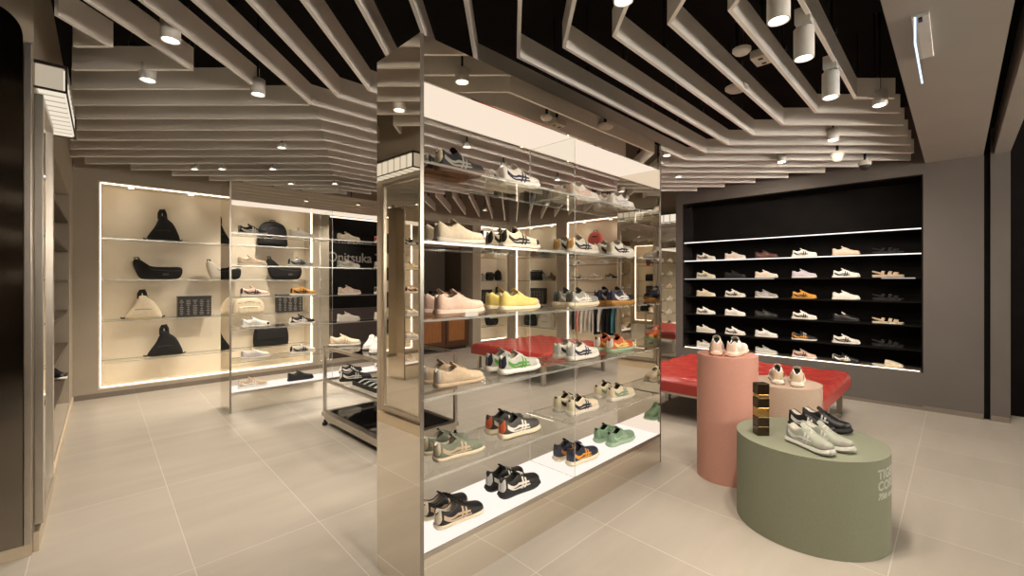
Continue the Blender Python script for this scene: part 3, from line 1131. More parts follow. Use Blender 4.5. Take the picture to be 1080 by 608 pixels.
C = dict(
    white=(232, 226, 216), cream=(224, 210, 182), beige=(196, 174, 146), tan=(176, 140, 96), pink=(222, 190, 170), black=(18, 17, 17),
    navy=(30, 34, 58), grey=(150, 146, 138), dgrey=(70, 68, 64), sage=(122, 128, 110), green=(128, 158, 130), mint=(158, 184, 156),
    orange=(210, 98, 56), yellow=(234, 212, 124), gold=(214, 150, 56), brown=(112, 84, 66), maroon=(78, 46, 44), lilac=(196, 188, 196),
    red=(190, 52, 44), leaf=(84, 150, 60), silver=(196, 196, 192), teal=(70, 130, 140), offwhite=(214, 206, 192), gum=(190, 140, 70), lgrey=(186, 186, 176), palesage=(150, 153, 138), coral=(214, 104, 96))


def cmat(c, kind='leather'):
    if kind == 'rubber':
        return mat('rubber_' + c, srgb(C[c]), 0.7, var=0.04, scale=40)
    if kind == 'cloth':
        return mat('cloth_' + c, srgb(C[c]), 0.85, var=0.10, scale=60, bump=0.25, bscale=500)
    return mat('leather_' + c, srgb(C[c]), 0.5, var=0.05, scale=25, bump=0.08, bscale=300)


def shoe(loc, yaw, label, upper, stripe=None, sole='white', heel=None, lining=None, tongue=None, laces=None, toe=None, outsole=None,
         sty='slim', flip=0, group=None, simple=False, sc=1.0, cat='shoe', kind='leather'):
    t = thing('sneaker', label, cat, loc, yaw, group)
    if sc != 1.0:
        t.scale = (sc, sc, sc)
    ms = SHOE[(sty, flip)]
    cols = dict(upper=(upper, kind), lining=(lining or 'offwhite', 'cloth'), sole=(sole, 'rubber'), outsole=(outsole or sole, 'rubber'),
                tongue=(tongue or upper, 'cloth'), laces=(laces or upper, 'cloth'), heel_tab=(heel or stripe or upper, 'leather'))
    if stripe:
        cols['stripes'] = (stripe, 'leather')
    if toe:
        cols['toe_guard'] = (toe, 'leather')
    if simple:
        for k in ('outsole',):
            cols.pop(k)
    for k, (c, kd) in cols.items():
        o = bpy.data.objects.new(k, ms[k])
        col.objects.link(o)
        o.parent = t
        o.material_slots[0].link = 'OBJECT'
        o.material_slots[0].material = cmat(c, kd)
    return t


def sandal(loc, yaw, label, sole, strap, group=None, chunky=True, slip=False):
    t = thing('slip_on' if slip else 'sandal', label, 'shoe', loc, yaw, group)
    b = MB()
    N = 20
    outl = [(0.5 - 0.5 * math.cos(PI * i / N), 1) for i in range(N + 1)] + [(0.5 + 0.5 * math.cos(PI * i / N), -1) for i in range(1, N)]
    hs = 0.034 if chunky else 0.022
    for_r = []
    for lev, gr in ((0, -0.003), (0.1, 0.002), (0.9, 0.002), (1.0, -0.003), (1.0, -0.02)):
        for_r.append([((t_ - 0.5) * LEN, cr(MID, t_) + sd * max(0.002, cr(WID, t_) + gr), lev * hs) for t_, sd in outl])
    b.rings(for_r)
    b.build('footbed', cmat(sole, 'rubber'), t, local=True, smooth=True)

    def strap_(t0, hh, w, nm='strap'):
        q = MB()
        rs = []
        for k in range(13):
            a = PI * k / 12
            ww = cr(WID, t0) + 0.002
            y, z = math.cos(a) * ww, hs * 0.85 + math.sin(a) ** 0.7 * hh if 0 < k < 12 else hs * 0.5
            x = (t0 - 0.5) * LEN + (0.01 * math.sin(a))
            rs.append([(x - w / 2, y + cr(MID, t0), z), (x + w / 2, y + cr(MID, t0), z - 0.003), (x + w / 2, y * 0.95 + cr(MID, t0), z - 0.006), (x - w / 2, y * 0.95 + cr(MID, t0), z - 0.003)])
        q.rings(rs)
        q.build(nm, cmat(strap, 'cloth'), t, local=True, smooth=True)
    if slip:
        b = MB()
        rs = []
        for tt in (0.42, 0.48, 0.56, 0.66, 0.76, 0.86, 0.94, 0.985):
            ww = cr(WID, tt) + 0.001
            h = cr([(0.42, 0.062), (0.6, 0.058), (0.8, 0.04), (0.95, 0.024), (1, 0.01)], tt)
            rs.append([((tt - 0.5) * LEN, cr(MID, tt) + math.cos(PI * k / 10) * ww, hs * 0.8 + math.sin(PI * k / 10) ** 0.8 * h) for k in range(11)])
        b.rings(rs, closed=False, cap=False)
        b.build('vamp', cmat(strap, 'cloth'), t, local=True, smooth=True)
        MB().tube([((0.45 - 0.5) * LEN, cr(MID, .45) + math.cos(PI * k / 10) * 0.037, hs * 0.8 + math.sin(PI * k / 10) ** 0.8 * 0.063) for k in range(11)], 0.003, 6).build('binding', cmat(strap, 'cloth'), t, local=True, smooth=True)
    else:
        strap_(0.74, 0.036, 0.040)
        strap_(0.56, 0.046, 0.030)
        strap_(0.33, 0.050, 0.028)
        MB().tube([((0.30 - 0.5) * LEN, 0.034, hs + 0.012), ((0.10 - 0.5) * LEN, 0.033, hs + 0.03), ((0.015 - 0.5) * LEN, 0.0, hs + 0.038), ((0.10 - 0.5) * LEN, -0.033, hs + 0.03), ((0.30 - 0.5) * LEN, -0.034, hs + 0.012)], 0.006, 8, flat=1.6).build('heel_strap', cmat(strap, 'cloth'), t, local=True, smooth=True)
        for tt in (0.56, 0.33):
            MB().box((tt - 0.5) * LEN - 0.009, 0.020, hs + 0.036, (tt - 0.5) * LEN + 0.011, 0.032, hs + 0.044).build('buckle', cmat('dgrey', 'rubber'), t, local=True)
    return t


def pair(x, y, z, yaw, desc, where, kw, group, dx=-0.004, gap=0.111, jit=0.0):
    """two shoes side by side; the first stands on the viewer's side"""
    c, s_ = math.cos(yaw), math.sin(yaw)
    shoe((x + s_ * gap / 2, y - c * gap / 2, z), yaw + jit, 'front shoe of the %s pair, %s' % (desc, where), flip=1, group=group, sc=0.95, **kw)
    shoe((x - s_ * gap / 2 + c * dx, y + c * gap / 2 + s_ * dx, z), yaw - jit, 'rear shoe of the %s pair, %s' % (desc, where), flip=0, group=group, sc=0.95, **kw)


K = dict
shoe(ALCOVE_SHOE, R(-60), 'black and white shoe on the lowest shelf of the brown wall alcove', upper='black', stripe='white', sole='white', flip=1, simple=True)
# front rack, base upward; each row holds four pairs along the shelf
FR = [
    [('black beige-striped', K(upper='black', stripe='beige', sole='cream', heel='cream', laces='black')),
     ('black white-striped', K(upper='black', stripe='white', sole='black', heel='silver', laces='white', lining='dgrey', sty='runner', toe='black')),
     ('dark navy gold-striped', K(upper='navy', stripe='gold', sole='cream', heel='navy', laces='white', lining='dgrey', sty='runner', toe='dgrey')),
     ('soft green', K(upper='green', stripe='mint', sole='mint', heel='green', laces='green', lining='black', sty='runner', kind='cloth'))],
    [('grey-green suede', K(upper='sage', stripe='beige', sole='cream', heel='cream', laces='sage', kind='cloth')),
     ('charcoal orange-heeled', K(upper='dgrey', stripe='white', sole='cream', outsole='black', heel='orange', laces='dgrey', lining='dgrey', sty='runner')),
     ('cream navy-striped', K(upper='cream', stripe='navy', sole='offwhite', heel='cream', laces='black', lining='dgrey', sty='runner')),
     ('cream green-striped', K(upper='cream', stripe='green', sole='offwhite', heel='cream', laces='black', lining='dgrey', sty='runner'))],
    [('plain beige', K(upper='beige', stripe='beige', sole='beige', heel='offwhite', laces='beige', kind='cloth')),
     ('white green-striped', K(upper='lgrey', stripe='leaf', sole='white', outsole='black', heel='navy', laces='white', sty='runner', toe='white')),
     ('white navy-striped', K(upper='white', stripe='navy', sole='white', outsole='dgrey', heel='silver', laces='white', sty='runner')),
     ('orange and yellow', K(upper='orange', stripe='yellow', sole='mint', heel='white', laces='white', lining='black', sty='runner', toe='yellow'))],
    [('pale pink', K(upper='pink', stripe='pink', sole='pink', heel='pink', laces='pink', kind='cloth', sty='runner')),
     ('yellow', K(upper='yellow', stripe='yellow', sole='cream', heel='yellow', laces='cream', sty='runner', toe='cream')),
     ('grey white-striped', K(upper='grey', stripe='white', sole='cream', heel='dgrey', laces='grey', sty='runner', lining='dgrey')),
     ('navy gum-soled', K(upper='navy', stripe='white', sole='gum', heel='navy', laces='white', sty='runner'))],
    [('creased cream', K(upper='cream', stripe='cream', sole='offwhite', heel='cream', laces='cream', kind='cloth', sty='runner')),
     ('beige black-striped', K(upper='cream', stripe='black', sole='offwhite', heel='black', laces='black', lining='black', sty='runner', toe='black')),
     ('ivory black-striped', K(upper='offwhite', stripe='black', sole='offwhite', outsole='black', heel='gum', laces='cream', sty='runner')),
     ('off-white black-striped', K(upper='white', stripe='black', sole='white', heel='cream', laces='white', sty='runner'))],
    [('brown and black', K(upper='black', stripe='grey', sole='brown', outsole='brown', heel='cream', laces='silver', lining='cream', sty='runner')),
     ('white blue-striped', K(upper='white', stripe='navy', sole='white', heel='white', laces='white', sty='runner')),
     ('white and pink', K(upper='white', stripe='pink', sole='white', heel='pink', laces='white', sty='runner')),
     ('plain white', K(upper='white', stripe='lilac', sole='offwhite', heel='white', laces='white', sty='runner'))],
]
SH = ('on the lit base', 'on the lowest glass shelf', 'on the second glass shelf', 'on the third glass shelf', 'on the fourth glass shelf', 'on the top glass shelf')
FX = (1.355, 1.785, 2.385, 2.855)
for r, row in enumerate(FR):
    for c, (desc, kw) in enumerate(row):
        pair(FX[c] + 0.03, RY0 + 0.180, RZ[r], R(-3 + rnd.uniform(-2, 2)), desc, SH[r].replace('on the ', '') + ' of the front rack', kw, 'shoes on the front mirrored rack')
# price card on the third shelf
t = thing('price_card', 'small white price card leaning before the pale pink shoes', 'price card', (1.40, RY0 + 0.03, RZ[3]))
MB().box(1.345, RY0 + 0.026, RZ[3], 1.425, RY0 + 0.030, RZ[3] + 0.022).build('card', M_PLASTIC, t)
MB().box(1.345, RY0 + 0.030, RZ[3], 1.425, RY0 + 0.050, RZ[3] + 0.002).build('foot', M_PLASTIC, t)

# rear rack, singles
RR = [
    [('beige sandal-strap', K(upper='beige', stripe='white', sole='white')), ('all-black', K(upper='black', stripe='black', sole='black', lining='dgrey')), ('black and white', K(upper='black', stripe='white', sole='black'))],
    [('pale grey', K(upper='offwhite', stripe='lilac', sole='white')), ('ivory black-marked', K(upper='offwhite', stripe='black', sole='white')), ('plain ivory', K(upper='offwhite', stripe='cream', sole='white'))],
    [('white', K(upper='white', stripe='silver', sole='white', toe='black')), ('black white-striped', K(upper='black', stripe='white', sole='white')), ('white', K(upper='white', stripe='white', sole='white'))],
    [('pink black-collared', K(upper='pink', stripe='black', sole='white', lining='black', laces='black')), ('yellow black-striped', K(upper='gold', stripe='black', sole='white')), ('blush white', K(upper='pink', stripe='white', sole='white'))],
    [('beige', K(upper='beige', stripe='cream', sole='cream')), ('silver black-striped', K(upper='silver', stripe='black', sole='white')), ('mint white', K(upper='white', stripe='mint', sole='white'))],
    [('black white-trimmed', K(upper='black', stripe='white', sole='white')), ('plain white', K(upper='white', stripe='white', sole='white')), ('cream', K(upper='cream', stripe='white', sole='tan'))],
]
QX = (1.50, 2.02, 2.62)
NTH = ('nearest the end panel', 'before the glass divider', 'past the glass divider')
for r, row in enumerate(RR):
    for c, (desc, kw) in enumerate(row):
        shoe((QX[c] + rnd.uniform(-.02, .02), QY0 + 0.17, RZ[r]), R(-4 + rnd.uniform(-4, 4)), '%s shoe %s of the rear rack, %s' % (desc, SH[r], NTH[c]),
             flip=1, group='shoes on the rear mirrored rack', simple=True, **kw)
for r in range(6):
    shoe((3.12, QY0 + 0.17, RZ[r]), R(-4), '%s shoe %s of the rear rack, at its far end' % (('black', 'white', 'cream', 'white', 'grey', 'white')[r], SH[r]),
         upper=('black', 'white', 'cream', 'white', 'grey', 'white')[r], stripe=('white', 'black', 'white', 'navy', 'white', 'red')[r], flip=1, group='shoes on the rear mirrored rack', simple=True)

# black wall, six columns counted from the grey pier (last column in the list stands nearest the pier)
BW = [
    [('white red-striped', K(upper='white', stripe='maroon')), ('blush white', K(upper='offwhite', stripe='pink')), ('dark maroon', K(upper='maroon', stripe='brown', sole='maroon')), ('white black-striped', K(upper='white', stripe='black')), ('plain rosy beige', K(upper='pink', stripe='pink', sole='beige')), 'black'],
    [('cream green-striped', K(upper='cream', stripe='sage')), ('all-black', K(upper='black', stripe='black', sole='black', lining='black')), ('rosy white', K(upper='offwhite', stripe='pink', sole='offwhite')), ('lilac white', K(upper='lilac', stripe='lilac')), ('white black-heeled', K(upper='white', stripe='black', heel='black')), 'tan'],
    [('plain cream', K(upper='cream', stripe='cream', sole='cream')), ('ivory black-striped', K(upper='offwhite', stripe='black')), ('grey lilac', K(upper='grey', stripe='lilac')), ('yellow black-striped', K(upper='gold', stripe='black', sole='gum')), ('plain white', K(upper='white', stripe='white')), 'black'],
    [('white dark-striped', K(upper='white', stripe='dgrey')), ('white thin-striped', K(upper='white', stripe='silver')), ('all-black', K(upper='black', stripe='dgrey', sole='black', lining='dgrey')), ('white black-striped', K(upper='white', stripe='black')), ('black white-collared', K(upper='black', stripe='black', sole='black', lining='white', tongue='white')), 'beige'],
    [('plain ivory', K(upper='offwhite', stripe='offwhite')), ('white black-striped', K(upper='white', stripe='black', heel='black')), ('plain white', K(upper='white', stripe='silver')), ('black gold-striped', K(upper='black', stripe='gold', sole='white', laces='white')), ('white black-striped', K(upper='white', stripe='black')), 'black'],
    [('pale grey', K(upper='offwhite', stripe='silver')), None, ('silver grey', K(upper='lgrey', stripe='silver')), ('dusty pink', K(upper='pink', stripe='maroon', sole='white')), ('black white-striped', K(upper='black', stripe='white', sole='black')), 'slip'],
]
BYC = (2.65, 2.24, 1.84, 1.40, 0.964, 0.573)
FROM = ('sixth', 'fifth', 'fourth', 'third', 'second', 'first')
ROWN = ('top', 'second', 'third', 'fourth', 'fifth', 'lowest')
ROWZ = (1.72, 1.45, 1.18, 0.915, 0.645, BKZ[0] + 0.012)
for r, row in enumerate(BW):
    for c, it in enumerate(row):
        if it is None:
            continue
        lb = '%s from the grey pier, %s row of the black wall' % (FROM[c], ROWN[r])
        loc = (XB + 0.135, BYC[c], ROWZ[r])
        yaw = R(-90 + rnd.uniform(-5, 5))
        gp = 'shoes on the black wall'
        if isinstance(it, str):
            if it == 'slip':
                sandal(loc, yaw, 'cream slip-on, ' + lb, 'cream', 'cream', gp, False, True)
            elif it == 'black':
                sandal(loc, yaw, 'black strap sandal, ' + lb, 'black', 'black', gp)
            elif it == 'tan':
                sandal(loc, yaw, 'tan chunky strap sandal, ' + lb, 'beige', 'beige', gp)
            else:
                sandal(loc, yaw, 'beige flat strap sandal, ' + lb, 'cream', 'beige', gp, False)
        else:
            kw = dict(it[1])
            shoe(loc, yaw, '%s shoe, %s' % (it[0], lb), flip=1, group=gp, simple=True, sc=0.96, **kw)

# ------------------------------------------------------------------ plinths
def felt(name, c):
    return mat(name, srgb(c), 0.9, var=0.05, scale=120, bump=0.3, bscale=700)


def plinth(label, x, y, r, h, m):
    t = thing('display_plinth', label, 'plinth', (x, y, 0), 0, None)
    MB().lathe([(r, 0.001), (r, h - 0.008)], x, y, 128, cap=False).build('drum', m, t, smooth=True)
    MB().lathe([(r, h - 0.008), (r, h - 0.0005), (r - 0.0008, h)], x, y, 128).build('top_disc', m, t)
    return t


PKX, PKY, PKR, PKH = 3.375, 1.179, 0.20, 0.88
BGX, BGY, BGR, BGH = 3.80, 0.92, 0.24, 0.65
GNX, GNY, GNR, GNH = 3.048, 0.615, 0.37, 0.50
plinth('tall dusty pink cylindrical plinth with a pair of white shoes on top', PKX, PKY, PKR, PKH, felt('pink_felt', (188, 138, 122)))
plinth('beige cylindrical plinth standing behind the pink and green ones', BGX, BGY, BGR, BGH, felt('beige_felt', (176, 155, 136)))
gp_ = plinth('wide low sage green plinth with white lettering on its side', GNX, GNY, GNR, GNH, felt('green_felt', (126, 129, 109)))


def wrap_text(s, size, theta0, z, parent, shear=0.0, name='lettering'):
    cu = bpy.data.curves.new('tmp', 'FONT')
    cu.body = s
    cu.size = size
    cu.shear = shear
    cu.offset = 0.0026
    cu.space_character = 1.08
    o = bpy.data.objects.new('tmp', cu)
    col.objects.link(o)
    dg = bpy.context.evaluated_depsgraph_get()
    me = bpy.data.meshes.new_from_object(o.evaluated_get(dg))
    bpy.data.objects.remove(o)
    bm = bmesh.new()
    bm.from_mesh(me)
    bmesh.ops.subdivide_edges(bm, edges=[e for e in bm.edges if e.calc_length() > 0.02], cuts=3)
    for v in bm.verts:
        th = theta0 + v.co.x / GNR
        v.co = Vector(((GNR + 0.0012) * math.cos(th), (GNR + 0.0012) * math.sin(th), z + v.co.y))
    bm.to_mesh(me)
    bm.free()
    me.materials.clear()
    me.materials.append(mat('print_white', srgb((176, 178, 166)), 0.7, var=0.02))
    q = bpy.data.objects.new(name, me)
    col.objects.link(q)
    q.parent = parent
    return q


best = min(((abs(540 + 470 * (GNX + GNR * math.cos(a) - GNY - GNR * math.sin(a)) / (GNX + GNR * math.cos(a) + GNY + GNR * math.sin(a)) - 926), a) for a in [R(191 + 0.25 * k) for k in range(330)]))[1]
wrap_text('TIGER', 0.064, best, 0.405, gp_)
wrap_text('CORSAIR', 0.064, best, 0.347, gp_)
wrap_text('75th anniversary', 0.040, best, 0.302, gp_, 0.3)

# shoes on the plinths
kw = K(upper='white', stripe='offwhite', sole='pink', heel='pink', laces='white', lining='dgrey', sty='runner', toe='pink')
shoe((PKX - 0.005, PKY - 0.066, PKH), R(4), 'white chunky sneaker on the pink plinth, nearer the lettered green plinth', flip=1, group='shoes on the plinths', **kw)
shoe((PKX - 0.025, PKY + 0.062, PKH), R(20), 'white chunky sneaker on the pink plinth, nearer the mirrored rack', flip=0, group='shoes on the plinths', **kw)
kw = K(upper='white', stripe='beige', sole='offwhite', heel='beige', laces='white', lining='dgrey', sty='runner')
shoe((BGX, BGY - 0.085, BGH), R(12), 'white sneaker with beige heel on the beige plinth, nearer the red bench end', flip=1, group='shoes on the plinths', **kw)
shoe((BGX, BGY + 0.045, BGH), R(18), 'white sneaker with beige heel on the beige plinth, nearer the pink plinth', flip=0, group='shoes on the plinths', **kw)
kw = K(upper='palesage', stripe='silver', toe='grey', sole='lgrey', outsole='dgrey', heel='silver', laces='lgrey', lining='white', sty='runner', tongue='palesage', sc=0.93)
shoe((2.838, 0.565, GNH), R(-120), 'pale sage grey sneaker on the green plinth, nearer the dark bronze totem', flip=1, group='shoes on the plinths', **kw)
shoe((2.945, 0.508, GNH), R(-118), 'pale sage grey sneaker on the green plinth, farther from the dark bronze totem', flip=0, group='shoes on the plinths', **kw)
kw = K(upper='black', stripe='silver', sole='black', heel='black', laces='black', lining='white', tongue='black', sty='runner', sc=0.93)
shoe((3.165, 0.620, GNH), R(-112), 'black sneaker with white lining on the green plinth, behind the grey pair', flip=1, group='shoes on the plinths', **kw)
shoe((3.285, 0.572, GNH), R(-110), 'black sneaker with white lining on the green plinth, nearest the beige plinth', flip=0, group='shoes on the plinths', **kw)

# bronze totem on the green plinth
t = thing('bronze_totem', 'small upright bronze block totem with gold band on the green plinth', 'ornament', (2.895, 0.82, GNH), R(-45))
q = MB()
zc = 0
for i, (h, mm) in enumerate(((0.055, M_DKSTEEL), (0.055, M_DKSTEEL), (0.055, 'g'), (0.055, M_DKSTEEL), (0.022, 'g'), (0.062, M_DKSTEEL))):
    w = 0.034 if i != 4 else 0.031
    m_ = mat('gold_metal', (0.60, 0.36, 0.12), 0.25, 1.0, var=0.08) if mm == 'g' else mat('bronze_metal', (0.10, 0.07, 0.045), 0.22, 1.0, var=0.1)
    MB().box(-w, -0.03, zc + 0.0005, w, 0.03, zc + h).build('gold_block' if mm == 'g' else 'bronze_block', m_, t, local=True, bevel=0.0025)
    zc += h


# ------------------------------------------------------------------ red benches
def bench(label, x0, x1, y0, y1):
    t = thing('upholstered_bench', label, 'bench', ((x0 + x1) / 2, (y0 + y1) / 2, 0))
    z0, z1 = 0.285, 0.452
    nx, ny = 44, 44
    pitch = 0.13
    b = MB()

    def top(x, y):
        u, v = (x - x0) / pitch, (y - y0) / pitch
        a, c = (u + v) * PI / 2 * 1.0, (u - v) * PI / 2 * 1.0
        q = abs(math.sin(a)) ** 0.5 * abs(math.sin(c)) ** 0.5
        e = min(x - x0, x1 - x, y - y0, y1 - y)
        rr = 0.05
        edge = -(rr - math.sqrt(max(0, rr * rr - (rr - e) ** 2))) if e < rr else 0
        return z1 - 0.018 + 0.018 * q * min(1, e / 0.05) + edge
    nx, ny = int((x1 - x0) / 0.0217), int((y1 - y0) / 0.0217)
    xs = [x0 + (x1 - x0) * i / nx for i in range(nx + 1)]
    ys = [y0 + (y1 - y0) * j / ny for j in range(ny + 1)]
    b.rings([[(x, y, top(x, y)) for y in ys] for x in xs], closed=False, cap=False)
    rim = [(x, y0) for x in xs] + [(x1, y) for y in ys[1:]] + [(x, y1) for x in reversed(xs[:-1])] + [(x0, y) for y in reversed(ys[1:-1])]
    b.rings([[(x, y, z0 + 0.006) for x, y in rim], [(x, y, top(x, y)) for x, y in rim]], closed=True, cap=False)
    ins = [(min(max(x, x0 + 0.01), x1 - 0.01), min(max(y, y0 + 0.01), y1 - 0.01)) for x, y in rim]
    b.rings([[(x, y, z0) for x, y in ins], [(x, y, z0 + 0.006) for x, y in rim]], closed=True, cap=False)
    b.f.append(tuple(range(len(b.v) - 2 * len(rim), len(b.v) - len(rim))))
    b.m.append(0)
    b.build('seat_cushion', mat('red_leather', srgb((168, 56, 50)), 0.28, var=0.06, scale=12, bump=0.05, bscale=200), t, smooth=True)
    MB().box(x0 + 0.05, y0 + 0.05, z0 - 0.03, x1 - 0.05, y1 - 0.05, z0 - 0.001).build('under_frame', M_SATIN, t)
    for lx in (x0 + 0.06, (x0 + x1) / 2 - 0.03, x1 - 0.12):
        for ly in (y0 + 0.06, y1 - 0.12):
            MB().box(lx, ly, 0, lx + 0.05, ly + 0.05, z0 - 0.03).build('leg', M_SATIN, t, bevel=0.002)
    return t


bench('square red quilted leather bench between the pink plinth and the black wall', 4.30, 5.90, 0.80, 2.55)
bench('square red quilted leather bench seen behind the front rack, before the far niches', 4.45, 6.05, 3.85, 5.35)

# ------------------------------------------------------------------ steel table between the racks
TX0, TX1, TY0, TY1 = 1.77, 2.51, 3.21, 4.38
t = thing('steel_table', 'low steel and glass display table on castors between the two racks', 'table', ((TX0 + TX1) / 2, (TY0 + TY1) / 2, 0))
p_ = 0.028
for lx in (TX0, TX1 - p_):
    for ly in (TY0, TY1 - p_):
        po = MB().box(lx, ly, 0.135, lx + p_, ly + p_, 0.774).build('post', M_SATIN, t, bevel=0.002)
        MB().lathe([(0.022, 0.0), (0.024, 0.004), (0.024, 0.03), (0.012, 0.034), (0.012, 0.056)], lx + p_ / 2, ly + p_ / 2, 16).build('foot', M_DARK, po, smooth=True)


def ring_frame(z0, z1, w):
    b = MB()
    b.box(TX0 + p_, TY0, z0, TX1 - p_, TY0 + w, z1).box(TX0 + p_, TY1 - w, z0, TX1 - p_, TY1, z1)
    b.box(TX0, TY0 + p_, z0, TX0 + w, TY1 - p_, z1).box(TX1 - w, TY0 + p_, z0, TX1, TY1 - p_, z1)
    return b


ring_frame(0.746, 0.773, p_).build('top_frame', M_SATIN, t)
ring_frame(0.432, 0.452, 0.022).build('middle_frame', M_SATIN, t)
MB().box(TX0 - 0.01, TY0 - 0.01, 0.095, TX1 + 0.01, TY1 + 0.01, 0.135).build('base_tray', M_SATIN, t, bevel=0.003)
MB().box(TX0 + 0.01, TY0 + 0.01, 0.056, TX1 - 0.01, TY1 - 0.01, 0.09).build('lower_rail', M_SATIN, t, bevel=0.003)
MB().box(TX0 + 0.05, TY0 + 0.05, 0.1355, TX1 - 0.05, TY1 - 0.05, 0.139).build('black_glass', mat('black_glass', (0.006, 0.006, 0.006), 0.05, var=0.0), t)
MB().sheet(TX0 + p_, TY0 + p_, 0.763, TX1 - p_, TY1 - p_, 0.773, 'z', 0, 1).build('glass_top', [glass('table_glass', (0.80, 0.82, 0.80), 1.5, 0.06), M_GEDGE], t)
MB().sheet(TX0 + 0.022, TY0 + 0.022, 0.442, TX1 - 0.022, TY1 - 0.022, 0.450, 'z', 0, 1).build('glass_shelf', [M_GLASS, M_GEDGE], t)
gt = 'shoes on the steel table'
shoe((1.93, 4.24, 0.773), R(-25), 'cream sneaker on the steel table top, nearest its back corner', upper='cream', stripe='beige', sole='white', flip=1, group=gt)
shoe((2.04, 3.93, 0.773), R(-130), 'white sneaker on the steel table top beside the cream one', upper='white', stripe='silver', sole='white', flip=1, group=gt)
shoe((1.97, 3.69, 0.773), R(-130), 'white sneaker on the steel table top, second along from the cream one', upper='white', stripe='lilac', sole='white', flip=0, group=gt)
shoe((1.97, 4.10, 0.452), R(-20), 'black sneaker with white laces on the table middle shelf', upper='black', stripe='white', sole='black', laces='white', flip=1, group=gt)
t = thing('shoe_tray', 'black tray of black and white straps on the table middle shelf', 'tray', (2.0, 3.72, 0.452))
MB().box(1.86, 3.50, 0.452, 2.18, 3.94, 0.460).build('tray_base', M_DARK, t)
f = MB()
f.box(1.86, 3.50, 0.460, 1.868, 3.94, 0.488).box(2.172, 3.50, 0.460, 2.18, 3.94, 0.488).box(1.868, 3.50, 0.460, 2.172, 3.508, 0.488).box(1.868, 3.932, 0.460, 2.172, 3.94, 0.488)
f.build('tray_rim', M_DARK, t)
for k in range(8):
    y = 3.54 + k * 0.05
    MB().tube([(1.89, y, 0.470), (1.96, y + 0.012, 0.492), (2.05, y - 0.008, 0.482), (2.14, y + 0.01, 0.470)], 0.011, 8, flat=0.5).build('strap', cmat('silver' if k % 2 else 'black', 'cloth'), t, smooth=True)


# ------------------------------------------------------------------ bags and small goods
def puff(outline, depth, levels=((1.0, 0.0), (0.985, 0.35), (0.93, 0.65), (0.80, 0.86), (0.55, 0.97), (0.2, 1.0))):
    cx = sum(p[0] for p in outline) / len(outline)
    cz = sum(p[1] for p in outline) / len(outline)
    b = MB()
    n = len(outline)
    rs = []
    for sc, dd in reversed(levels):
        rs.append([(cx + (x - cx) * sc, -depth * dd, cz + (z - cz) * sc) for x, z in outline])
    for sc, dd in levels[1:]:
        rs.append([(cx + (x - cx) * sc, depth * dd, cz + (z - cz) * sc) for x, z in outline])
    b.rings(rs)
    return b


def smooth_outline(pts, n=48):
    P = pts + [pts[0]]
    out = []
    m = len(pts)
    for i in range(n):
        u = i * m / n
        k = int(u)
        f = u - k
        p0, p1, p2, p3 = pts[(k - 1) % m], pts[k % m], pts[(k + 1) % m], pts[(k + 2) % m]
        out.append(tuple(0.5 * ((2 * p1[a]) + (-p0[a] + p2[a]) * f + (2 * p0[a] - 5 * p1[a] + 4 * p2[a] - p3[a]) * f * f + (-p0[a] + 3 * p1[a] - 3 * p2[a] + p3[a]) * f ** 3) for a in (0, 1)))
    return out


def sling_bag(label, loc, rz, w, h, c, trim='black', group=None, depth=0.055):
    t = thing('sling_bag', label, 'bag', loc, rz, group)
    bh = h * 0.76
    o = smooth_outline([(0, 0.0), (w * .42, 0.0), (w * .49, h * .04), (w * .46, h * .20), (w * .30, h * .55), (w * .12, h * .72), (w * .07, h * .80), (-w * .10, h * .80), (-w * .13, h * .70), (-w * .24, h * .44), (-w * .40, h * .19), (-w * .46, h * .06), (-w * .36, 0.0)], 60)
    zmin = min(p[1] for p in o)
    puff([(x, z - zmin) for x, z in o], depth).build('body', cmat(c, 'cloth'), t, local=True, smooth=True)
    MB().tube([(-w * .10, 0.0, h * .70), (-w * .095, 0.0, h * .88), (-w * .055, 0.0, h * .97), (w * .01, 0.0, h * .985), (w * .05, 0.0, h * .88), (w * .07, 0.0, h * .70)], 0.023, 8, flat=1.0).build('strap', cmat(trim, 'cloth'), t, local=True, smooth=True)
    for sd in (-1, 1):
        MB().tube([(sd * w * .42, 0, bh * .10), (sd * w * .50, -0.01, bh * .05), (sd * w * .56, -0.01, bh * .09)], 0.010, 6).build('side_tab', cmat(trim, 'cloth'), t, local=True, smooth=True)
    MB().tube([(-w * .22, -depth * .92, bh * .42), (0, -depth * 1.02, bh * .45), (w * .22, -depth * .92, bh * .42)], 0.004, 6).build('zip', cmat('dgrey', 'rubber'), t, local=True, smooth=True)
    return t


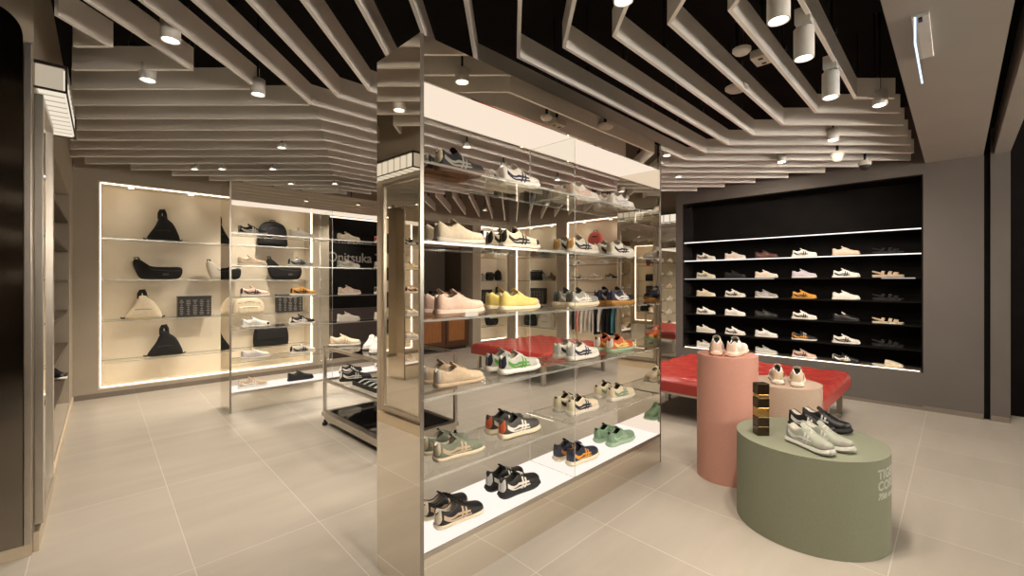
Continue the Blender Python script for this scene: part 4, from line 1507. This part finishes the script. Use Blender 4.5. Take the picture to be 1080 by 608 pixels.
def crescent_bag(label, loc, rz, w, h, c, trim='black', group=None, depth=0.05):
    t = thing('crescent_bag', label, 'bag', loc, rz, group)
    o = smooth_outline([(-w * .46, h * .95), (-w * .36, h * .93), (-w * .27, h * .74), (-w * .10, h * .62), (w * .18, h * .61), (w * .46, h * .60), (w * .50, h * .34), (w * .43, h * .06), (w * .25, 0.0), (-w * .25, 0.0), (-w * .38, h * .10), (-w * .46, h * .44), (-w * .50, h * .78)], 60)
    zmin = min(p[1] for p in o)
    puff([(x, z - zmin) for x, z in o], depth).build('body', cmat(c, 'cloth'), t, local=True, smooth=True)
    MB().tube([(-w * .45, 0, h * .88), (-w * .47, 0, h * 1.04), (-w * .40, 0, h * 1.05), (-w * .36, 0, h * .88)], 0.010, 8).build('strap', cmat(trim, 'cloth'), t, local=True, smooth=True)
    MB().tube([(-w * .38, -depth * .8, h * .70), (-w * .1, -depth * 1.0, h * .46), (w * .25, -depth * 1.0, h * .42), (w * .45, -depth * .8, h * .45)], 0.004, 6).build('zip', cmat('dgrey', 'rubber'), t, local=True, smooth=True)
    MB().box(w * .08, -depth - 0.004, h * .20, w * .20, -depth + 0.004, h * .30).build('logo_patch', cmat('dgrey', 'rubber'), t, local=True)
    return t


def backpack(label, loc, rz, w, h, c, group=None, depth=0.075, round_top=0.5):
    t = thing('backpack', label, 'bag', loc, rz, group)
    o = smooth_outline([(-w * .46, 0.005), (0, 0), (w * .46, 0.005), (w * .50, h * .25), (w * .48, h * .60), (w * .34, h * .87), (0, h * .97), (-w * .34, h * .87), (-w * .48, h * .60), (-w * .50, h * .25)])
    zmin = min(p[1] for p in o)
    puff([(x, z - zmin) for x, z in o], depth).build('body', cmat(c, 'cloth'), t, local=True, smooth=True)
    o2 = smooth_outline([(-w * .32, h * .08), (0, h * .06), (w * .32, h * .08), (w * .34, h * .30), (w * .26, h * .44), (-w * .26, h * .44), (-w * .34, h * .30)])
    b = puff(o2, 0.03)
    b.v = [(x, y - depth * .92, z) for x, y, z in b.v]
    pk = b.build('front_pocket', cmat(c, 'cloth'), t, local=True, smooth=True)
    MB().tube([(-w * .24, -depth * .92 - 0.026, h * .38), (0, -depth * .92 - 0.031, h * .40), (w * .24, -depth * .92 - 0.026, h * .38)], 0.003, 6).build('pocket_zip', cmat('dgrey', 'rubber'), pk, local=True, smooth=True)
    MB().tube([(-w * .10, 0, h * .93), (-w * .08, 0, h * 1.02), (w * .08, 0, h * 1.02), (w * .10, 0, h * .93)], 0.008, 8).build('handle', cmat('black', 'cloth'), t, local=True, smooth=True)
    MB().tube([(-w * .36, -depth * .85, h * .62), (0, -depth, h * .74), (w * .36, -depth * .85, h * .62)], 0.004, 6).build('zip', cmat('dgrey', 'rubber'), t, local=True, smooth=True)
    return t


def box_bag(label, loc, rz, w, h, c, group=None, depth=0.06):
    t = thing('shoulder_bag', label, 'bag', loc, rz, group)
    o = smooth_outline([(-w * .40, 0.0), (w * .40, 0.0), (w * .49, h * .10), (w * .50, h * .45), (w * .46, h * .85), (w * .40, h * .92), (-w * .40, h * .92), (-w * .46, h * .85), (-w * .50, h * .45), (-w * .49, h * .10)])
    zmin = min(p[1] for p in o)
    puff([(x, z - zmin) for x, z in o], depth).build('body', cmat(c, 'cloth'), t, local=True, smooth=True)
    b = MB()
    b.rings([[(x, -depth - 0.004 - 0.004 * math.sin(PI * k / 6), h * (.90 - .5 * k / 6)) for x in (-w * .42, -w * .2, 0, w * .2, w * .42)] for k in range(7)], closed=False, cap=False)
    b.build('flap', cmat(c, 'leather'), t, local=True, smooth=True)
    MB().tube([(-w * .44, 0, h * .86), (-w * .40, 0.01, h * 1.02), (0, 0.02, h * 1.0), (w * .40, 0.01, h * 1.02), (w * .44, 0, h * .86)], 0.008, 8).build('strap', cmat('black', 'cloth'), t, local=True, smooth=True)
    return t


def print_box(label, loc, rz, w, h, group=None):
    t = thing('display_box', label, 'box', loc, rz, group)
    MB().box(-w / 2, -0.05, 0, w / 2, 0.05, h).build('case', M_DARK, t, local=True, bevel=0.003)
    for k in range(5):
        cx = -w / 2 + (k + 0.5) * w / 5
        b = MB()
        rr = random.Random(k + 3)
        for j in range(9):
            z = h * (0.10 + 0.085 * j)
            ww = w / 5 * rr.uniform(0.25, 0.7)
            b.box(cx - ww / 2, -0.0515, z, cx + ww / 2, -0.050, z + h * 0.035)
        b.build('printed_column', mat('print_grey', srgb((140, 134, 124)), 0.6, var=0.05), t, local=True)
    MB().box(-w / 2 - 0.003, -0.053, h - 0.02, w / 2 + 0.003, 0.053, h + 0.002).build('lid', M_DARK, t, local=True, bevel=0.002)
    return t


NZ = tuple(z + 0.002 for z in NZ)
YB = YW + 0.20
g = 'bags in the wide niche'


def bx_(px, y=YB):
    s_ = (px - 540) / 470.0
    return y * (1 + s_) / (1 - s_)


sling_bag('black triangular sling bag on the top shelf, nearest the niche edge', (bx_(172), YB, NZ[0]), 0, 0.37, 0.42, 'black', 'black', g)
crescent_bag('black crescent belt bag on the second niche shelf', (bx_(167), YB, NZ[1]), 0, 0.52, 0.27, 'black', 'black', g)
wb_ = crescent_bag('white crescent bag with black side panel on the second shelf by the rear rack', (bx_(236), YB, NZ[1]), 0, 0.43, 0.27, 'offwhite', 'black', g)
b = puff(smooth_outline([(-0.02, 0.175), (0.08, 0.168), (0.20, 0.165), (0.217, 0.09), (0.187, 0.018), (0.10, 0.006), (0.03, 0.06)], 40), 0.054)
b.build('black_panel', cmat('black', 'cloth'), wb_, local=True, smooth=True)
sling_bag('cream sling bag with black strap on the third niche shelf', (bx_(151), YB, NZ[2]), 0, 0.40, 0.37, 'cream', 'black', g)
print_box('black box with columns of grey print on the third niche shelf', (bx_(205), YB, NZ[2]), 0, 0.38, 0.28, g)
sling_bag('black sling bag with looped handle on the lowest niche shelf', (bx_(174), YB, NZ[3]), 0, 0.40, 0.41, 'black', 'black', g)
backpack('round black backpack on the top niche shelf behind the rear rack', (bx_(287.5), YB, NZ[0]), 0, 0.42, 0.40, 'black', g)
crescent_bag('black shoulder bag on the second niche shelf behind the rear rack', (bx_(300), YB, NZ[1]), 0, 0.52, 0.34, 'black', 'black', g)
backpack('folded cream bag on the third niche shelf behind the rear rack', (bx_(262), YB, NZ[2]), 0, 0.42, 0.25, 'cream', g, 0.07)
print_box('black box with printed columns on the third niche shelf behind the rear rack', (bx_(305), YB, NZ[2]), 0, 0.38, 0.28, g)
box_bag('squared black shoulder bag on the lowest niche shelf behind the rear rack', (bx_(286), YB, NZ[3]), 0, 0.50, 0.30, 'black', g)

# far corner niche
g = 'bags in the far corner niche'
YA = YW + 0.19
box_bag('small black shoulder bag in the corner niche beside a patterned pouch', (6.78, YA, NZ[1]), 0, 0.20, 0.18, 'black', g)
backpack('small black backpack at the edge of the corner niche', (7.03, YA, NZ[1]), 0, 0.17, 0.24, 'black', g, 0.05)
box_bag('grey patterned pouch in the corner niche', (6.50, YA, NZ[1]), 0, 0.20, 0.14, 'grey', g)
print_box('black box with printed columns in the corner niche', (6.66, YA, NZ[2]), 0, 0.30, 0.30, g)
sling_bag('brown sling bag beside the printed box in the corner niche', (7.00, YA, NZ[2]), 0, 0.20, 0.36, 'dgrey', 'black', g)
crescent_bag('black bag on the lowest shelf of the corner niche', (6.83, YA, NZ[3]), 0, 0.40, 0.24, 'black', 'black', g)
box_bag('pale pouch on the top shelf of the corner niche', (6.70, YA, NZ[0]), 0, 0.34, 0.14, 'beige', g)
# niche on the far wall next to the corner: x = XW + .18, items face -x
g = 'bags in the far wall niche'
XA = XW + 0.19


def by_(px, x=XA):
    s_ = (px - 540) / 470.0
    return x * (1 - s_) / (1 + s_)


box_bag('boxy black bag on the second shelf of the far wall niche', (XA, by_(566), NZ[1]), R(-90), 0.36, 0.22, 'black', g)
crescent_bag('camouflage grey pouch beside the boxy black bag', (XA, by_(576), NZ[1]), R(-90), 0.18, 0.16, 'grey', 'black', g)
crescent_bag('brown patterned pouch at the niche edge next to the clothes', (XA, by_(584), NZ[1]), R(-90), 0.16, 0.16, 'brown', 'black', g)
print_box('black box with white print on the third shelf of the far wall niche', (XA, by_(568), NZ[2]), R(-90), 0.40, 0.34, g)
backpack('black backpack on the lowest shelf of the far wall niche', (XA, by_(559.5), NZ[3]), R(-90), 0.34, 0.30, 'black', g)
backpack('white backpack on the lowest shelf of the far wall niche', (XA, by_(577.5), NZ[3]), R(-90), 0.42, 0.33, 'offwhite', g)
for k, c in enumerate(('red', 'offwhite', 'maroon')):
    box_bag('%s wallet on the top shelf of the far wall niche' % ('red', 'white', 'maroon')[k], (XA, by_(563 + k * 6), NZ[0]), R(-90), 0.12, 0.14, c, g, 0.03)
# clothes niche
sb = thing('round_bag', 'round coral red bag with black stripes on the shelf above the clothes', 'bag', (XA, by_(628), 2.054), R(-90))
o_ = [(0.17 * math.cos(2 * PI * k / 40), 0.17 + 0.17 * math.sin(2 * PI * k / 40)) for k in range(40)]
puff(o_, 0.06).build('body', cmat('coral', 'leather'), sb, local=True, smooth=True)
MB().tube([(-0.11, -0.03, 0.29), (-0.04, -0.055, 0.24), (0.06, -0.058, 0.23), (0.12, -0.03, 0.28)], 0.010, 6).tube([(-0.09, -0.02, 0.31), (0.0, -0.04, 0.275), (0.08, -0.03, 0.31)], 0.010, 6).build('stripes', cmat('black', 'leather'), sb, local=True, smooth=True)
MB().tube([(-0.05, 0, 0.335), (-0.03, 0, 0.365), (0.03, 0, 0.365), (0.05, 0, 0.335)], 0.007, 8).build('handle', cmat('black', 'cloth'), sb, local=True, smooth=True)
for k, (px, zz, u, st, lb) in enumerate(((611, 1.74, 'white', 'black', 'white shoe on the shelf below the red bag, nearer the corner'), (636, 1.74, 'white', 'silver', 'white shoe on the shelf below the red bag, nearer the mirror'),
                                         (612, 1.446, 'offwhite', 'black', 'white black-striped shoe on the third clothes niche shelf'), (628, 1.446, 'white', 'pink', 'white shoe beside the black one on the third clothes niche shelf'), (645, 1.446, 'black', 'white', 'black shoe on the third clothes niche shelf near the mirror'))):
    shoe((XA, by_(px), zz), R(-90), lb, upper=u, stripe=st, flip=1, group='shoes above the hanging clothes', simple=True)
t = thing('clothes_rail', 'steel clothes rail across the niche below the shoe shelves', 'clothes rail', (XA, 5.02, 0.98))
MB().tube([(XA, NCY[0] + 0.02, 0.98), (XA, NCY[1] - 0.02, 0.98)], 0.012, 10).build('rail', M_SATIN, t, smooth=True)


def garment(label, y, c, long, c2=None):
    t = thing('hanging_garment', label, 'garment', (XA, y, 0.98), 0, 'clothes on the rail')
    b = MB()
    rs = []
    wz = 0.135
    for k in range(9):
        u = k / 8
        z = -0.09 - long * u
        hw = wz * (0.55 + 0.45 * min(1, u * 2.5))
        dp = 0.030 + 0.010 * math.sin(u * 6)
        ring = []
        for j in range(16):
            a = 2 * PI * j / 16
            ring.append((math.cos(a) * hw, math.sin(a) * dp * (1 + 0.3 * math.sin(3 * a + u * 4)), z))
        rs.append(ring)
    b.rings(rs)
    b.build('cloth', cmat(c, 'cloth'), t, local=True, smooth=True)
    MB().tube([(-0.11, 0, -0.085), (0, 0, -0.055), (0.11, 0, -0.085)], 0.006, 6).tube([(0, 0, -0.055), (0.0, 0, -0.02), (0.012, 0, 0.012), (0.0, 0, 0.02), (-0.012, 0, 0.012)], 0.002, 5).build('hanger', M_SATIN, t, local=True)
    if c2:
        MB().box(-wz - 0.003, -0.012, -0.09 - long, -wz + 0.012, 0.012, -0.16).build('side_stripe', cmat(c2, 'cloth'), t, local=True)


cl = [('black', None), ('pink', 'red'), ('white', None), ('offwhite', None), ('white', None), ('black', 'white'), ('white', None), ('black', None), ('black', None), ('teal', None), ('offwhite', None)]
cln = ['black trousers hanging at the corner end of the rail', 'pale top with red stripe on the rail, second from the corner', 'white top on the rail next to the red-striped one', 'off-white top on the rail, fourth from the corner',
       'white top on the rail beside the white-striped black trousers', 'black trousers with white stripe, sixth from the corner', 'white top between two black garments on the rail', 'black top on the rail, eighth from the corner',
       'black trousers beside the teal garment on the rail', 'teal garment on the rail', 'off-white top at the mirror end of the rail']
for k, (c, c2) in enumerate(cl):
    garment(cln[k], NCY[1] - 0.10 - k * 0.102, c, 0.46 + 0.03 * (k % 3), c2)

# ------------------------------------------------------------------ cashier counter in the recess
MW = wood_material('counter_wood', srgb((120, 74, 40)), srgb((168, 112, 62)))
MW2 = wood_material('counter_wood_dark', srgb((70, 42, 26)), srgb((96, 58, 36)))
t = thing('cashier_counter', 'brown wooden counter with two framed panels in the dark recess', 'counter', (5.42, 7.6, 0))
MB().box(4.80, 7.36, 0.06, 6.06, 7.92, 0.93).build('carcass', MW2, t)
MB().box(4.84, 7.40, 0.0, 6.02, 7.90, 0.06).build('plinth_base', M_DARK, t)
MB().box(4.77, 7.32, 0.93, 6.09, 7.95, 0.97).build('worktop', MW2, t, bevel=0.004)
for a, b_ in ((4.86, 5.40), (5.46, 6.00)):
    f = MB()
    f.box(a, 7.340, 0.12, a + 0.06, 7.36, 0.88).box(b_ - 0.06, 7.340, 0.12, b_, 7.36, 0.88).box(a + 0.06, 7.340, 0.12, b_ - 0.06, 7.36, 0.19).box(a + 0.06, 7.340, 0.81, b_ - 0.06, 7.36, 0.88)
    q = f.build('door_frame', MW2, t, bevel=0.003)
    MB().box(a + 0.06, 7.350, 0.19, b_ - 0.06, 7.36, 0.81).build('door_panel', MW, q)
for (x, y, w, d, h, m_, lb, nm) in ((5.05, 7.60, 0.32, 0.24, 0.16, MW2, 'brown wooden box at the near end of the counter', 'wooden_box'), (5.78, 7.66, 0.36, 0.26, 0.20, MW2, 'larger brown wooden box at the corner end of the counter', 'wooden_box')):
    q = thing(nm, lb, 'box', (x, y, 0.97))
    MB().box(x - w / 2, y - d / 2, 0.97, x + w / 2, y + d / 2, 0.97 + h).build('body', m_, q, bevel=0.004)
    MB().box(x - w / 2 - 0.006, y - d / 2 - 0.006, 0.97 + h, x + w / 2 + 0.006, y + d / 2 + 0.006, 0.97 + h + 0.02).build('lid', m_, q, bevel=0.003)
print_box('black printed box between the wooden boxes on the counter', (5.40, 7.58, 0.97), 0, 0.34, 0.24)
